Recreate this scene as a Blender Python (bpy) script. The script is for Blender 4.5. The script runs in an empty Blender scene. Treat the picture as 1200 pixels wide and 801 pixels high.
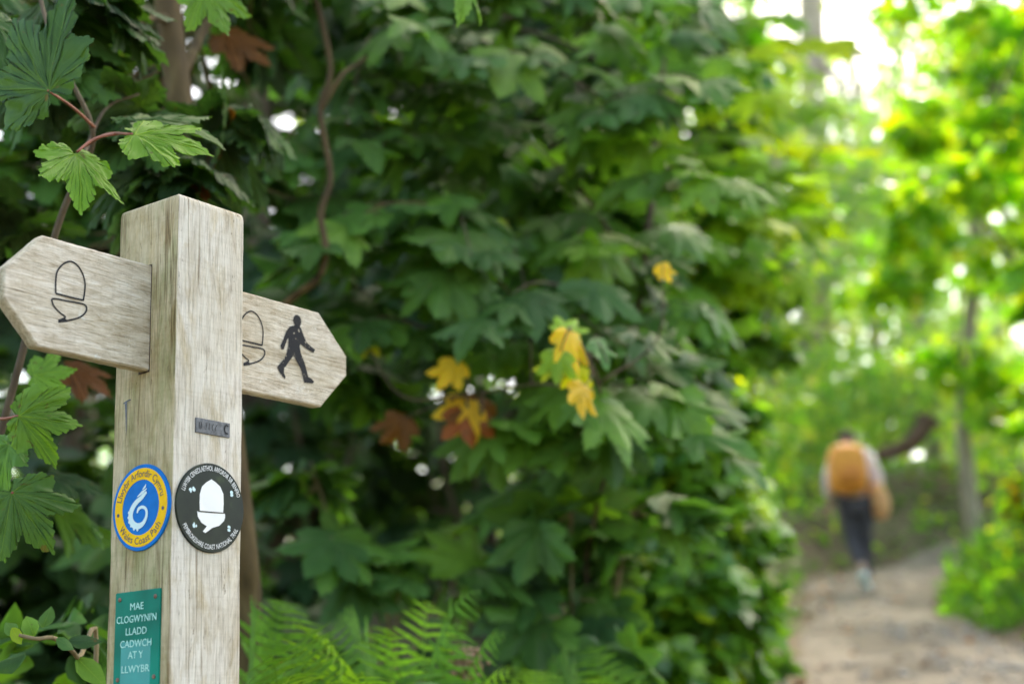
import bpy, math, random
import numpy as np
from mathutils import Vector, Matrix, noise as mnoise

random.seed(7)
rng = np.random.default_rng(11)
sc = bpy.context.scene
COL = sc.collection
V3 = lambda *a: np.array(a, float)

# ------------------------------------------------------------------ camera
F_PX, PITCH, ROLL = 1667.98, math.radians(14.887), math.radians(-2.373)
CAM = V3(0, 0, 1.0)
_s, _c = math.sin(ROLL), math.cos(ROLL)
_R, _U = V3(1, 0, 0), V3(0, -math.sin(PITCH), math.cos(PITCH))
FW = V3(0, math.cos(PITCH), math.sin(PITCH))
RC, UC = _c * _R + _s * _U, -_s * _R + _c * _U
cd = bpy.data.cameras.new('camera')
cam = bpy.data.objects.new('camera', cd); COL.objects.link(cam)
m = Matrix.Identity(4)
for i in range(3):
    m[i][0], m[i][1], m[i][2], m[i][3] = RC[i], UC[i], -FW[i], CAM[i]
cam.matrix_world = m
cd.sensor_width = 36; cd.lens = F_PX / 1200 * 36
cd.clip_end = 500; cd.clip_start = .05
cd.dof.use_dof = True; cd.dof.focus_distance = 1.63; cd.dof.aperture_fstop = 3.0
sc.camera = cam

def at(px, py, y):
    """a point of the place seen at that pixel of the photo, y metres ahead"""
    d = FW + RC * (px - 600) / F_PX - UC * (py - 400.5) / F_PX
    return CAM + d * (y / d[1])

# ------------------------------------------------------------------ world, sun
SUN_AZ, SUN_EL = math.radians(24), math.radians(52)      # azimuth: from straight ahead towards the right
w = bpy.data.worlds.new('World'); sc.world = w; w.use_nodes = True
nt = w.node_tree; bg = nt.nodes['Background']
sky = nt.nodes.new('ShaderNodeTexSky'); sky.sky_type = 'NISHITA'; sky.sun_disc = False
sky.sun_elevation = SUN_EL; sky.sun_rotation = SUN_AZ
sky.air_density = 1.0; sky.dust_density = 3.0; sky.ozone_density = 1.0
mul = nt.nodes.new('ShaderNodeMixRGB'); mul.blend_type = 'MULTIPLY'; mul.inputs[0].default_value = 1
mul.inputs[2].default_value = (1, .92, .77, 1)
nt.links.new(sky.outputs[0], mul.inputs[1]); nt.links.new(mul.outputs[0], bg.inputs[0])
bg.inputs[1].default_value = .73
sd = bpy.data.lights.new('sun', 'SUN'); sd.energy = 5.0; sd.angle = math.radians(.5); sd.color = (1, .93, .80)
so = bpy.data.objects.new('sun', sd); COL.objects.link(so)
sdir = Vector((math.sin(SUN_AZ) * math.cos(SUN_EL), math.cos(SUN_AZ) * math.cos(SUN_EL), math.sin(SUN_EL)))
so.rotation_euler = sdir.to_track_quat('Z', 'Y').to_euler(); so.location = (4, 8, 20)
sc.view_settings.view_transform = 'Standard'; sc.view_settings.look = 'None'
sc.view_settings.exposure = 0
cy = sc.cycles
cy.use_denoising = True; cy.max_bounces = 7; cy.diffuse_bounces = 3; cy.glossy_bounces = 2
cy.transmission_bounces = 5; cy.transparent_max_bounces = 4; cy.sample_clamp_indirect = 6
cy.caustics_reflective = False; cy.caustics_refractive = False
cy.use_adaptive_sampling = False

# ------------------------------------------------------------------ object helpers
def tag(o, label=None, cat=None, group=None, kind=None):
    if label: o['label'] = label
    if cat: o['category'] = cat
    if group: o['group'] = group
    if kind: o['kind'] = kind
    return o

def thing(name, label, cat, loc, group=None):
    o = bpy.data.objects.new(name, None); COL.objects.link(o)
    o.location = loc; o.empty_display_size = .1
    return tag(o, label, cat, group)

def base_of(p):
    q = V3(0, 0, 0)
    while p is not None:
        q = q + np.array(p.location); p = p.parent
    return q

def link(name, me, mat, parent=None, smooth=True):
    o = bpy.data.objects.new(name, me); COL.objects.link(o)
    if mat: me.materials.append(mat)
    if parent: o.parent = parent
    if smooth: me.polygons.foreach_set('use_smooth', [True] * len(me.polygons))
    return o

class MB:
    def __init__(s): s.v, s.f = [], []
    def add(s, vs, fs):
        b = len(s.v); s.v += [tuple(map(float, p)) for p in vs]; s.f += [tuple(i + b for i in f) for f in fs]
    def build(s, name, mat, parent=None, smooth=True):
        off = base_of(parent)
        me = bpy.data.meshes.new(name); me.from_pydata([(p[0]-off[0], p[1]-off[1], p[2]-off[2]) for p in s.v], [], s.f)
        me.validate(); me.update()
        return link(name, me, mat, parent, smooth)
    def tube(s, pts, rad, n=7):
        pts = [np.array(p, float) for p in pts]
        if not hasattr(rad, '__len__'): rad = [rad] * len(pts)
        vs, fs = [], []
        up = V3(.31, .2, .93)
        for i, p in enumerate(pts):
            t = pts[min(i+1, len(pts)-1)] - pts[max(i-1, 0)]
            t = t / (np.linalg.norm(t) + 1e-9)
            if abs(t @ up) > .93: up = V3(.9, .4, .1)
            a = np.cross(t, up); a /= np.linalg.norm(a); b = np.cross(t, a)
            for k in range(n):
                th = 2*math.pi*k/n
                vs.append(p + rad[i]*(a*math.cos(th) + b*math.sin(th)))
        for i in range(len(pts)-1):
            for k in range(n):
                fs.append((i*n+k, i*n+(k+1) % n, (i+1)*n+(k+1) % n, (i+1)*n+k))
        fs.append(tuple(range(n))[::-1]); fs.append(tuple((len(pts)-1)*n+k for k in range(n)))
        s.add(vs, fs)

def smooth_path(pts, k=6, jitter=0.0):
    """Catmull-Rom through pts"""
    P = [np.array(p, float) for p in pts]; P = [2*P[0]-P[1]] + P + [2*P[-1]-P[-2]]
    out = []
    for i in range(1, len(P)-2):
        for j in range(k):
            t = j/k
            out.append(.5*((2*P[i]) + (P[i+1]-P[i-1])*t + (2*P[i-1]-5*P[i]+4*P[i+1]-P[i+2])*t*t + (3*P[i]-P[i-1]-3*P[i+1]+P[i+2])*t**3))
    out.append(P[-2])
    if jitter: out = [p + rng.normal(0, jitter, 3) for p in out]
    return out

# ------------------------------------------------------------------ materials
def new_mat(name):
    mt = bpy.data.materials.new(name); mt.use_nodes = True
    n = mt.node_tree.nodes; n.clear()
    out = n.new('ShaderNodeOutputMaterial')
    return mt, n, mt.node_tree.links, out

def ramp(n, stops):
    r = n.new('ShaderNodeValToRGB'); e = r.color_ramp.elements
    while len(e) < len(stops): e.new(.5)
    for el, (p, c) in zip(e, stops):
        el.position = p; el.color = (*c, 1) if len(c) == 3 else c
    return r

def noisy(name, stops, scale=20, rough=.6, bump=.0, stretch=(1, 1, 1), detail=6, metallic=0, spec=.5, coord='Object'):
    mt, n, L, out = new_mat(name)
    tc = n.new('ShaderNodeTexCoord'); mp = n.new('ShaderNodeMapping'); mp.inputs['Scale'].default_value = stretch
    L.new(tc.outputs[coord], mp.inputs[0])
    nz = n.new('ShaderNodeTexNoise'); nz.inputs['Scale'].default_value = scale; nz.inputs['Detail'].default_value = detail
    L.new(mp.outputs[0], nz.inputs['Vector'])
    r = ramp(n, stops); L.new(nz.outputs[0], r.inputs[0])
    b = n.new('ShaderNodeBsdfPrincipled'); L.new(r.outputs[0], b.inputs['Base Color'])
    b.inputs['Roughness'].default_value = rough; b.inputs['Metallic'].default_value = metallic
    b.inputs['Specular IOR Level'].default_value = spec
    if bump:
        bp = n.new('ShaderNodeBump'); bp.inputs['Strength'].default_value = bump; bp.inputs['Distance'].default_value = .02
        L.new(nz.outputs[0], bp.inputs['Height']); L.new(bp.outputs[0], b.inputs['Normal'])
    L.new(b.outputs[0], out.inputs[0])
    return mt

def leaf_mat(name, trans=.4, veins=False, rough=.42, spec=.4, tcol=(1.5, 1.55, .55)):
    mt, n, L, out = new_mat(name)
    at_ = n.new('ShaderNodeAttribute'); at_.attribute_name = 'Col'
    uv = n.new('ShaderNodeAttribute'); uv.attribute_name = 'leafuv'
    col = at_.outputs['Color']
    nz = n.new('ShaderNodeTexNoise'); nz.inputs['Scale'].default_value = 22; nz.inputs['Detail'].default_value = 4
    tc = n.new('ShaderNodeTexCoord'); L.new(tc.outputs['Object'], nz.inputs['Vector'])
    r = ramp(n, [(.25, (.72, .74, .7)), (.75, (1.18, 1.12, 1.1))]); L.new(nz.outputs[0], r.inputs[0])
    mx = n.new('ShaderNodeMixRGB'); mx.blend_type = 'MULTIPLY'; mx.inputs[0].default_value = .9
    L.new(col, mx.inputs[1]); L.new(r.outputs[0], mx.inputs[2]); col = mx.outputs[0]
    bumpsrc = None
    if veins:
        sep = n.new('ShaderNodeSeparateXYZ'); L.new(uv.outputs['Vector'], sep.inputs[0])
        def M(op, a, b=None, clamp=False):
            q = n.new('ShaderNodeMath'); q.operation = op; q.use_clamp = clamp
            for i, x in enumerate((a, b)):
                if x is None: continue
                if isinstance(x, (int, float)): q.inputs[i].default_value = x
                else: L.new(x, q.inputs[i])
            return q.outputs[0]
        X, Y = sep.outputs[0], sep.outputs[1]
        tot = None; sec = None
        for a in (0, 43, -43, 92, -92):
            ca, sa = math.cos(math.radians(a)), math.sin(math.radians(a))
            perp = M('ABSOLUTE', M('SUBTRACT', M('MULTIPLY', X, ca), M('MULTIPLY', Y, sa)))
            along = M('ADD', M('MULTIPLY', X, sa), M('MULTIPLY', Y, ca))
            wdt = M('ADD', M('MULTIPLY', along, -.010), .014)
            line = M('MULTIPLY', M('SUBTRACT', 1, M('DIVIDE', perp, wdt), True), M('GREATER_THAN', along, 0))
            tot = line if tot is None else M('MAXIMUM', tot, line)
            if a in (0, 43, -43):
                sv = M('SINE', M('MULTIPLY', M('SUBTRACT', along, M('MULTIPLY', perp, .9)), 58))
                sv = M('MULTIPLY', M('MULTIPLY', M('SUBTRACT', sv, .86), 5, True), M('LESS_THAN', perp, M('MULTIPLY', along, .36)))
                sec = sv if sec is None else M('MAXIMUM', sec, sv)
        vv = M('ADD', M('MULTIPLY', tot, .75), M('MULTIPLY', sec, .22), True)
        m2 = n.new('ShaderNodeMixRGB'); L.new(vv, m2.inputs[0]); L.new(col, m2.inputs[1])
        br = n.new('ShaderNodeMixRGB'); br.blend_type = 'MULTIPLY'; br.inputs[0].default_value = 1
        L.new(at_.outputs['Color'], br.inputs[1]); br.inputs[2].default_value = (2.0, 1.6, 1.5, 1)
        L.new(br.outputs[0], m2.inputs[2]); col = m2.outputs[0]; bumpsrc = vv
    sp = n.new('ShaderNodeTexNoise'); sp.inputs['Scale'].default_value = 75; sp.inputs['Detail'].default_value = 3; L.new(tc.outputs['Object'], sp.inputs['Vector'])
    rs = ramp(n, [(.66, (0, 0, 0)), (.72, (.75, .75, .75))]); L.new(sp.outputs[0], rs.inputs[0])
    m3 = n.new('ShaderNodeMixRGB'); L.new(rs.outputs[0], m3.inputs[0]); L.new(col, m3.inputs[1]); m3.inputs[2].default_value = (.13, .085, .025, 1); col = m3.outputs[0]
    b = n.new('ShaderNodeBsdfPrincipled')
    b.inputs['Roughness'].default_value = rough; b.inputs['Specular IOR Level'].default_value = spec
    geo = n.new('ShaderNodeNewGeometry')
    back = n.new('ShaderNodeMixRGB'); back.blend_type = 'MIX'
    mb = n.new('ShaderNodeMath'); mb.operation = 'MULTIPLY'; mb.inputs[1].default_value = .35
    L.new(geo.outputs['Backfacing'], mb.inputs[0]); L.new(mb.outputs[0], back.inputs[0])
    L.new(col, back.inputs[1]); back.inputs[2].default_value = (.16, .22, .12, 1)
    L.new(back.outputs[0], b.inputs['Base Color'])
    bp = n.new('ShaderNodeBump'); bp.inputs['Strength'].default_value = .45; bp.inputs['Distance'].default_value = .004
    if bumpsrc is not None: L.new(bumpsrc, bp.inputs['Height'])
    else: L.new(nz.outputs[0], bp.inputs['Height'])
    L.new(bp.outputs[0], b.inputs['Normal'])
    t = n.new('ShaderNodeBsdfTranslucent')
    tm = n.new('ShaderNodeMixRGB'); tm.blend_type = 'MULTIPLY'; tm.inputs[0].default_value = 1
    L.new(col, tm.inputs[1]); tm.inputs[2].default_value = (*tcol, 1); L.new(tm.outputs[0], t.inputs[0])
    ms = n.new('ShaderNodeMixShader'); ms.inputs[0].default_value = trans
    L.new(b.outputs[0], ms.inputs[1]); L.new(t.outputs[0], ms.inputs[2]); L.new(ms.outputs[0], out.inputs[0])
    return mt

YAW = math.radians(54.479512)
RD = V3(math.cos(YAW), math.sin(YAW), 0); LD = V3(-math.sin(YAW), math.cos(YAW), 0)
CORNER = V3(-.37014, 1.51020, 0)

def wood_mat(name, axis, light, mid, dark, green=0.0, seed=0.0):
    """weathered grey oak; axis 2 = grain up the post, 0 = grain along the arms"""
    mt, n, L, out = new_mat(name)
    tc = n.new('ShaderNodeTexCoord')
    rot = n.new('ShaderNodeMapping'); rot.inputs['Rotation'].default_value = (0, 0, -YAW); rot.inputs['Location'].default_value = (seed, seed*.7, seed*.3)
    L.new(tc.outputs['Object'], rot.inputs[0])
    def nz(scale, st, det, ro=.55, dist=0.):
        mp = n.new('ShaderNodeMapping'); mp.inputs['Scale'].default_value = st
        L.new(rot.outputs[0], mp.inputs[0])
        q = n.new('ShaderNodeTexNoise'); q.inputs['Scale'].default_value = scale; q.inputs['Detail'].default_value = det
        q.inputs['Roughness'].default_value = ro; q.inputs['Distortion'].default_value = dist
        L.new(mp.outputs[0], q.inputs['Vector']); return q.outputs[0]
    g = (1, 1, .045) if axis == 2 else (.05, 1, 1)
    g2 = (1, 1, .16) if axis == 2 else (.22, 1, 1)
    fine, med, blotch, mott = nz(520, g, 6, .7, .3), nz(150, g2, 9, .72, .5), nz(14, (1, 1, .5) if axis == 2 else (.6, 1, 1), 4), nz(60, (1, 1, 1), 5, .65)
    r1 = ramp(n, [(.30, dark), (.46, mid), (.62, light), (.8, tuple(min(1, x*1.12) for x in light))]); L.new(med, r1.inputs[0])
    r2 = ramp(n, [(.33, (.48, .44, .38)), (.44, (.90, .89, .87)), (.62, (1.10, 1.10, 1.10))]); L.new(fine, r2.inputs[0])
    def mixm(a, b, f, bt='MULTIPLY'):
        q = n.new('ShaderNodeMixRGB'); q.blend_type = bt
        if isinstance(f, float): q.inputs[0].default_value = f
        else: L.new(f, q.inputs[0])
        L.new(a, q.inputs[1])
        if isinstance(b, tuple): q.inputs[2].default_value = (*b, 1)
        else: L.new(b, q.inputs[2])
        return q.outputs[0]
    col = mixm(r1.outputs[0], r2.outputs[0], .85)
    r3 = ramp(n, [(.32, (.74, .69, .58)), (.46, (.97, .96, .92)), (.62, (1.06, 1.06, 1.07))]); L.new(blotch, r3.inputs[0])
    col = mixm(col, r3.outputs[0], .9)
    r4 = ramp(n, [(.62, (0, 0, 0)), (.74, (1, 1, 1))]); L.new(mott, r4.inputs[0])
    col = mixm(col, tuple(min(.85, x*1.25) for x in light), r4.outputs[0] if axis == 0 else .06, 'MIX')
    if axis == 2:
        r6 = ramp(n, [(.50, (1, 1, 1)), (.62, (.80, .74, .60)), (.72, (.62, .54, .40))]); L.new(nz(26, (1, 1, .38), 8, .7, .4), r6.inputs[0])
        col = mixm(col, r6.outputs[0], .85)
        r7 = ramp(n, [(.66, (1, 1, 1)), (.72, (.34, .29, .22))]); L.new(nz(130, (1, 1, .3), 4, .6), r7.inputs[0])
        col = mixm(col, r7.outputs[0], .8)
    ck = nz(42, (1, 1, .03) if axis == 2 else (.03, 1, 1), 3, .55)
    c1 = n.new('ShaderNodeMath'); c1.operation = 'SUBTRACT'; c1.inputs[1].default_value = .5; L.new(ck, c1.inputs[0])
    c2 = n.new('ShaderNodeMath'); c2.operation = 'ABSOLUTE'; L.new(c1.outputs[0], c2.inputs[0])
    r8 = ramp(n, [(.0, (.36, .31, .25)), (.009, (.62, .57, .5)), (.016, (1, 1, 1))]); L.new(c2.outputs[0], r8.inputs[0])
    r9 = ramp(n, [(.45, (0, 0, 0)), (.6, (.9, .9, .9))]); L.new(nz(9, (1, 1, .6), 3), r9.inputs[0])
    col = mixm(col, r8.outputs[0], r9.outputs[0])
    saw = nz(55, (.25, .25, 3.5) if axis == 2 else (3.5, .6, .25), 5, .7)
    r5 = ramp(n, [(.36, (.84, .82, .77)), (.52, (1.03, 1.03, 1.03))]); L.new(saw, r5.inputs[0])
    col = mixm(col, r5.outputs[0], .38)
    if green:
        geo = n.new('ShaderNodeNewGeometry')
        dt = n.new('ShaderNodeVectorMath'); dt.operation = 'DOT_PRODUCT'; dt.inputs[1].default_value = tuple(-RD)
        L.new(geo.outputs['True Normal'], dt.inputs[0])
        mm = n.new('ShaderNodeMath'); mm.operation = 'MULTIPLY'; mm.inputs[1].default_value = green; mm.use_clamp = True
        L.new(dt.outputs['Value'], mm.inputs[0])
        gn = ramp(n, [(.36, (.52, .53, .31)), (.56, (.82, .74, .55))]); L.new(nz(22, (1, 1, .35), 6, .7), gn.inputs[0])
        col = mixm(col, gn.outputs[0], mm.outputs[0])  # algae tint on left-turned faces; their shade is painted in with it
    b = n.new('ShaderNodeBsdfPrincipled'); L.new(col, b.inputs['Base Color'])
    b.inputs['Roughness'].default_value = .8; b.inputs['Specular IOR Level'].default_value = .25
    ad = n.new('ShaderNodeMath'); ad.operation = 'ADD'; L.new(fine, ad.inputs[0]); L.new(med, ad.inputs[1])
    bp = n.new('ShaderNodeBump'); bp.inputs['Strength'].default_value = .7; bp.inputs['Distance'].default_value = .003
    L.new(ad.outputs[0], bp.inputs['Height']); L.new(bp.outputs[0], b.inputs['Normal'])
    L.new(b.outputs[0], out.inputs[0])
    return mt

def plain(name, c, rough=.45, var=.12, metallic=0, spec=.5, scale=60):
    return noisy(name, [(.3, tuple(x*(1-var) for x in c)), (.7, tuple(min(1, x*(1+var)) for x in c))], scale=scale, rough=rough, metallic=metallic, spec=spec)

M = dict(
    post=wood_mat('weathered_post_wood', 2, (.82, .78, .70), (.75, .70, .62), (.48, .42, .34), green=1.15),
    arm=wood_mat('weathered_arm_wood', 0, (.80, .74, .64), (.64, .565, .45), (.38, .31, .21), green=.5, seed=3.1),
    paint=plain('black_routed_paint', (.014, .015, .018), .6, .5, scale=400, spec=.2),
    steel=plain('dull_steel', (.13, .135, .145), .55, .4, .6, scale=200),
    rust=plain('rusty_screw', (.22, .12, .09), .7, .4, scale=300),
    teal=plain('teal_plastic', (.003, .20, .14), .4, .32, scale=16, spec=.12),
    cyan=plain('teal_reflection', (.01, .30, .29), .3, .15, scale=30),
    mint=plain('pale_mint_lettering', (.42, .78, .70), .5, .06),
    blue=plain('blue_enamel', (.004, .17, .58), .4, .14, spec=.08),
    yellow=plain('yellow_enamel', (.95, .55, .004), .4, .10, spec=.08),
    navy=plain('dark_lettering', (.05, .05, .09), .5, .2),
    white=plain('white_enamel', (.84, .85, .85), .35, .03),
    pale=plain('pale_shell_enamel', (.62, .80, .84), .35, .05),
    black=noisy('black_enamel', [(.35, (.008, .012, .009)), (.6, (.014, .022, .013)), (.75, (.04, .06, .02))], 45, .2, spec=.2),  # green mottling paints foliage reflections into the black
    bark=noisy('brown_bark', [(.3, (.055, .036, .02)), (.55, (.12, .085, .05)), (.75, (.2, .16, .1))], 30, .85, .6, (1, 1, .3)),
    olive=noisy('olive_brown_bark', [(.3, (.05, .030, .009)), (.55, (.11, .07, .022)), (.75, (.18, .13, .05))], 30, .8, .5, (1, 1, .3)),
    twig=noisy('tan_stem', [(.3, (.17, .125, .06)), (.7, (.34, .27, .15))], 40, .8, .4, (1, 1, .3)),
    greybark=noisy('pale_grey_bark', [(.3, (.2, .17, .12)), (.7, (.42, .37, .28))], 14, .85, .5, (1, 1, .35)),
    petiole=plain('red_petiole', (.30, .10, .06), .5, .3),
    soil=None,
    leaf=leaf_mat('sycamore_leaf', .40, False, .48, .36, (1.5, 1.6, .35)),
    leafv=leaf_mat('veined_sycamore_leaf', .36, True, .5, .3, (1.4, 1.5, .4)),
    far=leaf_mat('sunlit_leaf', .58, False, .27, .6, (1.65, 1.95, .35)),
    leafb=leaf_mat('bright_sycamore_leaf', .52, False, .58, .22, (1.6, 1.65, .3)),
    ivy=leaf_mat('glossy_ivy_leaf', .42, False, .27, .7, (1.6, 1.7, .5)),
    fern=leaf_mat('fern_leaf', .40, False, .55, .2, (1.4, 1.45, .4)),
)

# ------------------------------------------------------------------ leaf templates
def make_template(outline, rings, vein_angles):
    """outline: right half from tip to base (x>=0); returns verts2d, faces, deform fields"""
    half = [np.array(p, float) for p in outline]
    full = half + [V3(-p[0], p[1], 0)[:2] for p in half[::-1] if p[0] > 1e-6]
    full = np.array([p[:2] for p in full]); n = len(full)
    vs = [np.zeros((1, 2))]
    for k in rings: vs.append(full * k)
    V = np.concatenate(vs)
    F = []
    for i in range(n): F.append((0, 1 + (i+1) % n, 1 + i))
    for k in range(len(rings)-1):
        for i in range(n):
            a, b = 1 + k*n + i, 1 + k*n + (i+1) % n
            F.append((a, b, b + n)); F.append((a, b + n, a + n))
    ang = np.arctan2(V[:, 0], V[:, 1]); rad = np.hypot(V[:, 0], V[:, 1])
    va = np.radians(np.array(vein_angles))
    dist = np.min(np.abs(ang[:, None] - va[None]), 1)
    fold = -rad * np.minimum(np.sin(np.minimum(dist, .5)), .4)
    return dict(V=V, F=np.array(F, np.int32), droop=-(rad**2), fold=fold, side=np.abs(V[:, 0]), x=V[:, 0], y=V[:, 1],
                wav=rad*np.sin(ang*5+1.0)*rad)

SYC = [(0, 1.0), (.045, .91), (.10, .88), (.105, .81), (.165, .78), (.165, .71), (.215, .67), (.195, .58), (.185, .51),
       (.26, .575), (.325, .60), (.355, .66), (.43, .65), (.485, .70), (.55, .67), (.66, .68), (.615, .59), (.625, .52), (.57, .47), (.58, .41), (.52, .36), (.45, .30),
       (.48, .235), (.535, .20), (.60, .10), (.52, .045), (.49, -.02), (.40, -.045), (.345, -.11), (.24, -.11), (.15, -.17), (.06, -.11), (.015, -.02)]
SYC_LO = [(0, 1.0), (.12, .82), (.19, .52), (.42, .65), (.66, .68), (.57, .42), (.45, .30), (.60, .10), (.40, -.06), (.15, -.16), (.01, -.02)]
OVAL = [(0, 1.0), (.16, .78), (.29, .5), (.27, .25), (.12, .05), (.005, 0)]
IVYL = [(0, 1.0), (.13, .7), (.24, .52), (.52, .5), (.40, .24), (.42, .0), (.2, -.1), (.01, -.02)]
def toothed(o):
    out = []
    for (x0, y0), (x1, y1) in zip(o, o[1:]):
        dx, dy = x1-x0, y1-y0; L_ = math.hypot(dx, dy); nx, ny = -dy/L_, dx/L_
        out.append((x0, y0))
        if L_ > .05:
            out.append((x0+dx*.40+nx*L_*.10, y0+dy*.40+ny*L_*.10)); out.append((x0+dx*.62-nx*L_*.10, y0+dy*.62-ny*L_*.10))
    out.append(o[-1])
    return [(max(0, x), y) for x, y in out]
T = dict(
    hi=make_template(toothed(SYC), (.2, .42, .62, .82, 1), (0, 43, -43, 92, -92)),
    syc=make_template(SYC, (.55, 1), (0, 43, -43, 92, -92)),
    lo=make_template(SYC_LO, (.5, 1), (0, 43, -43, 92, -92)),
    oval=make_template(OVAL, (1,), (0,)),
    ivy=make_template(IVYL, (1,), (0, 50, -50)),
)

def unit(a): return a / (np.linalg.norm(a, axis=-1, keepdims=True) + 1e-9)

def leaf_mesh(name, P, N, Tp, S, C, tpl, mat, parent, droop=(.05, .45), fold=(.2, .7), wav=.12):
    """one mesh of many leaf blades: joint P, normal N, tip direction Tp, length S, colour C"""
    t = T[tpl]; n = len(P); nv = len(t['V'])
    N = unit(N); Tp = unit(Tp - (Tp*N).sum(1, keepdims=True)*N); X = np.cross(Tp, N)
    d = rng.uniform(*droop, n)[:, None]; fo = rng.uniform(*fold, n)[:, None]; wv = rng.normal(0, wav, n)[:, None]
    z = d*t['droop'] + fo*t['fold'] + wv*t['wav']
    sx = rng.uniform(.85, 1.1, n)[:, None]; sk = rng.normal(0, .08, n)[:, None]
    if tpl == 'hi':
        ph = rng.uniform(0, 6.28, (n, 3))
        z = z + .022*np.sin(t['x'][None]*17+ph[:, :1])*np.sin(t['y'][None]*15+ph[:, 1:2]) + .012*np.sin(t['x'][None]*34+t['y'][None]*21+ph[:, 2:])
    x = t['x'][None]*sx + sk*t['y'][None]; y = t['y'][None] + 0*x
    W = P[:, None, :] + S[:, None, None]*(x[..., None]*X[:, None] + y[..., None]*Tp[:, None] + z[..., None]*N[:, None])
    W = (W - base_of(parent)).reshape(-1, 3).astype(np.float32)
    Fc = (t['F'][None] + (np.arange(n)*nv)[:, None, None]).reshape(-1, 3).astype(np.int32)
    me = bpy.data.meshes.new(name)
    me.vertices.add(len(W)); me.vertices.foreach_set('co', W.ravel())
    me.loops.add(Fc.size); me.loops.foreach_set('vertex_index', Fc.ravel())
    me.polygons.add(len(Fc)); me.polygons.foreach_set('loop_start', np.arange(len(Fc), dtype=np.int32)*3)
    a = me.attributes.new('Col', 'FLOAT_COLOR', 'POINT')
    cc = np.ones((n, nv, 4), np.float32); cc[..., :3] = C[:, None, :]
    if C.shape[0] and tpl in ('hi', 'syc'):
        edge = np.clip(np.hypot(t['x'], t['y'])**2, 0, 1)
        cc[..., :3] *= (1 + .18*edge)[None, :, None]
    a.data.foreach_set('color', cc.ravel())
    u = me.attributes.new('leafuv', 'FLOAT_VECTOR', 'POINT')
    uu = np.zeros((n, nv, 3), np.float32); uu[..., 0] = t['x']; uu[..., 1] = t['y']; u.data.foreach_set('vector', uu.ravel())
    me.update(calc_edges=True); me.validate()
    return link(name, me, mat, parent, True)

PAL = dict(  # deep-to-sun greens put part of the shade and sunlight into the leaf colour
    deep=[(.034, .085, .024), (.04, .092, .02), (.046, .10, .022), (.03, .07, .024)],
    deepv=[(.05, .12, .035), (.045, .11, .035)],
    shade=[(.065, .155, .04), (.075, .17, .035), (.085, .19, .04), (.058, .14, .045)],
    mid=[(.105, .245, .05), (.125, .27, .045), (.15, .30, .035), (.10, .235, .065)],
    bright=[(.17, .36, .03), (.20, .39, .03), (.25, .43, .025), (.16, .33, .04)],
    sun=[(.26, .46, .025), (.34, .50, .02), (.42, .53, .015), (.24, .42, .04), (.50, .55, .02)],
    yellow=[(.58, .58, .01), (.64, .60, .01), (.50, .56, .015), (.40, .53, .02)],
    autumn=[(.78, .50, .015), (.85, .56, .02), (.74, .42, .02)],
    orange=[(.42, .16, .015), (.34, .10, .02), (.50, .22, .02)],
    rust=[(.15, .055, .014), (.11, .04, .014), (.20, .08, .016)],
    fern=[(.14, .30, .02), (.20, .37, .02), (.10, .23, .025)],
)

def pick(pal, n):
    if isinstance(pal, str): pal = [(pal, 1)]
    w_ = np.array([q for _, q in pal], float); w_ /= w_.sum()
    ks = rng.choice(len(pal), n, p=w_); out = np.zeros((n, 3))
    for i in range(n):
        c = PAL[pal[ks[i]][0]]; out[i] = c[rng.integers(len(c))]
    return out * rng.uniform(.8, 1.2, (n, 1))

def cloud(blobs, clump=.28, spread=.5):
    """leaf joints gathered in clumps inside ellipsoids -> points and outward directions"""
    P, O = [], []
    for c, r, n in blobs:
        c = np.array(c, float); r = np.array(r if hasattr(r, '__len__') else (r, r, r), float)
        k = max(3, int(n / 9))
        u = unit(rng.normal(size=(k, 3))) * (rng.uniform(0, 1, (k, 1)) ** .45)
        idx = rng.integers(0, k, n)
        q = u[idx] + rng.normal(0, clump, (n, 3)) * spread
        P.append(c + q*r); O.append(unit(q*r))
    return np.concatenate(P), np.concatenate(O)

def orient(O, up=.8, out=.5, rnd=.35, hang=.5):
    n = len(O)
    N = unit(V3(0, 0, 1)*up + O*out + rng.normal(0, rnd, (n, 3)))
    Tp = O*.8 + rng.normal(0, .5, (n, 3)) + V3(0, 0, -hang)
    return N, Tp

# ------------------------------------------------------------------ terrain
def sstep(a, b, x):
    t = min(1, max(0, (x-a)/(b-a))); return t*t*(3-2*t)

PATH = [(-4, -2.2, 1.2), (0, -.75, 1.7), (3, .15, 2.1), (6, .95, 2.9), (8, 1.42, 3.5), (9, 1.65, 3.45), (10.5, 1.95, 3.4), (12, 2.3, 3.5),
        (13.5, 2.6, 3.95), (15, 2.9, 4.5), (16.3, 3.25, 5.6), (17.3, 3.9, 8.5), (18.0, 5.2, 11.5)]
def path_at(y):
    for (y0, a0, b0), (y1, a1, b1) in zip(PATH, PATH[1:]):
        if y0 <= y <= y1:
            t = (y-y0)/(y1-y0); return a0+(a1-a0)*t, b0+(b1-b0)*t
    return None

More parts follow.
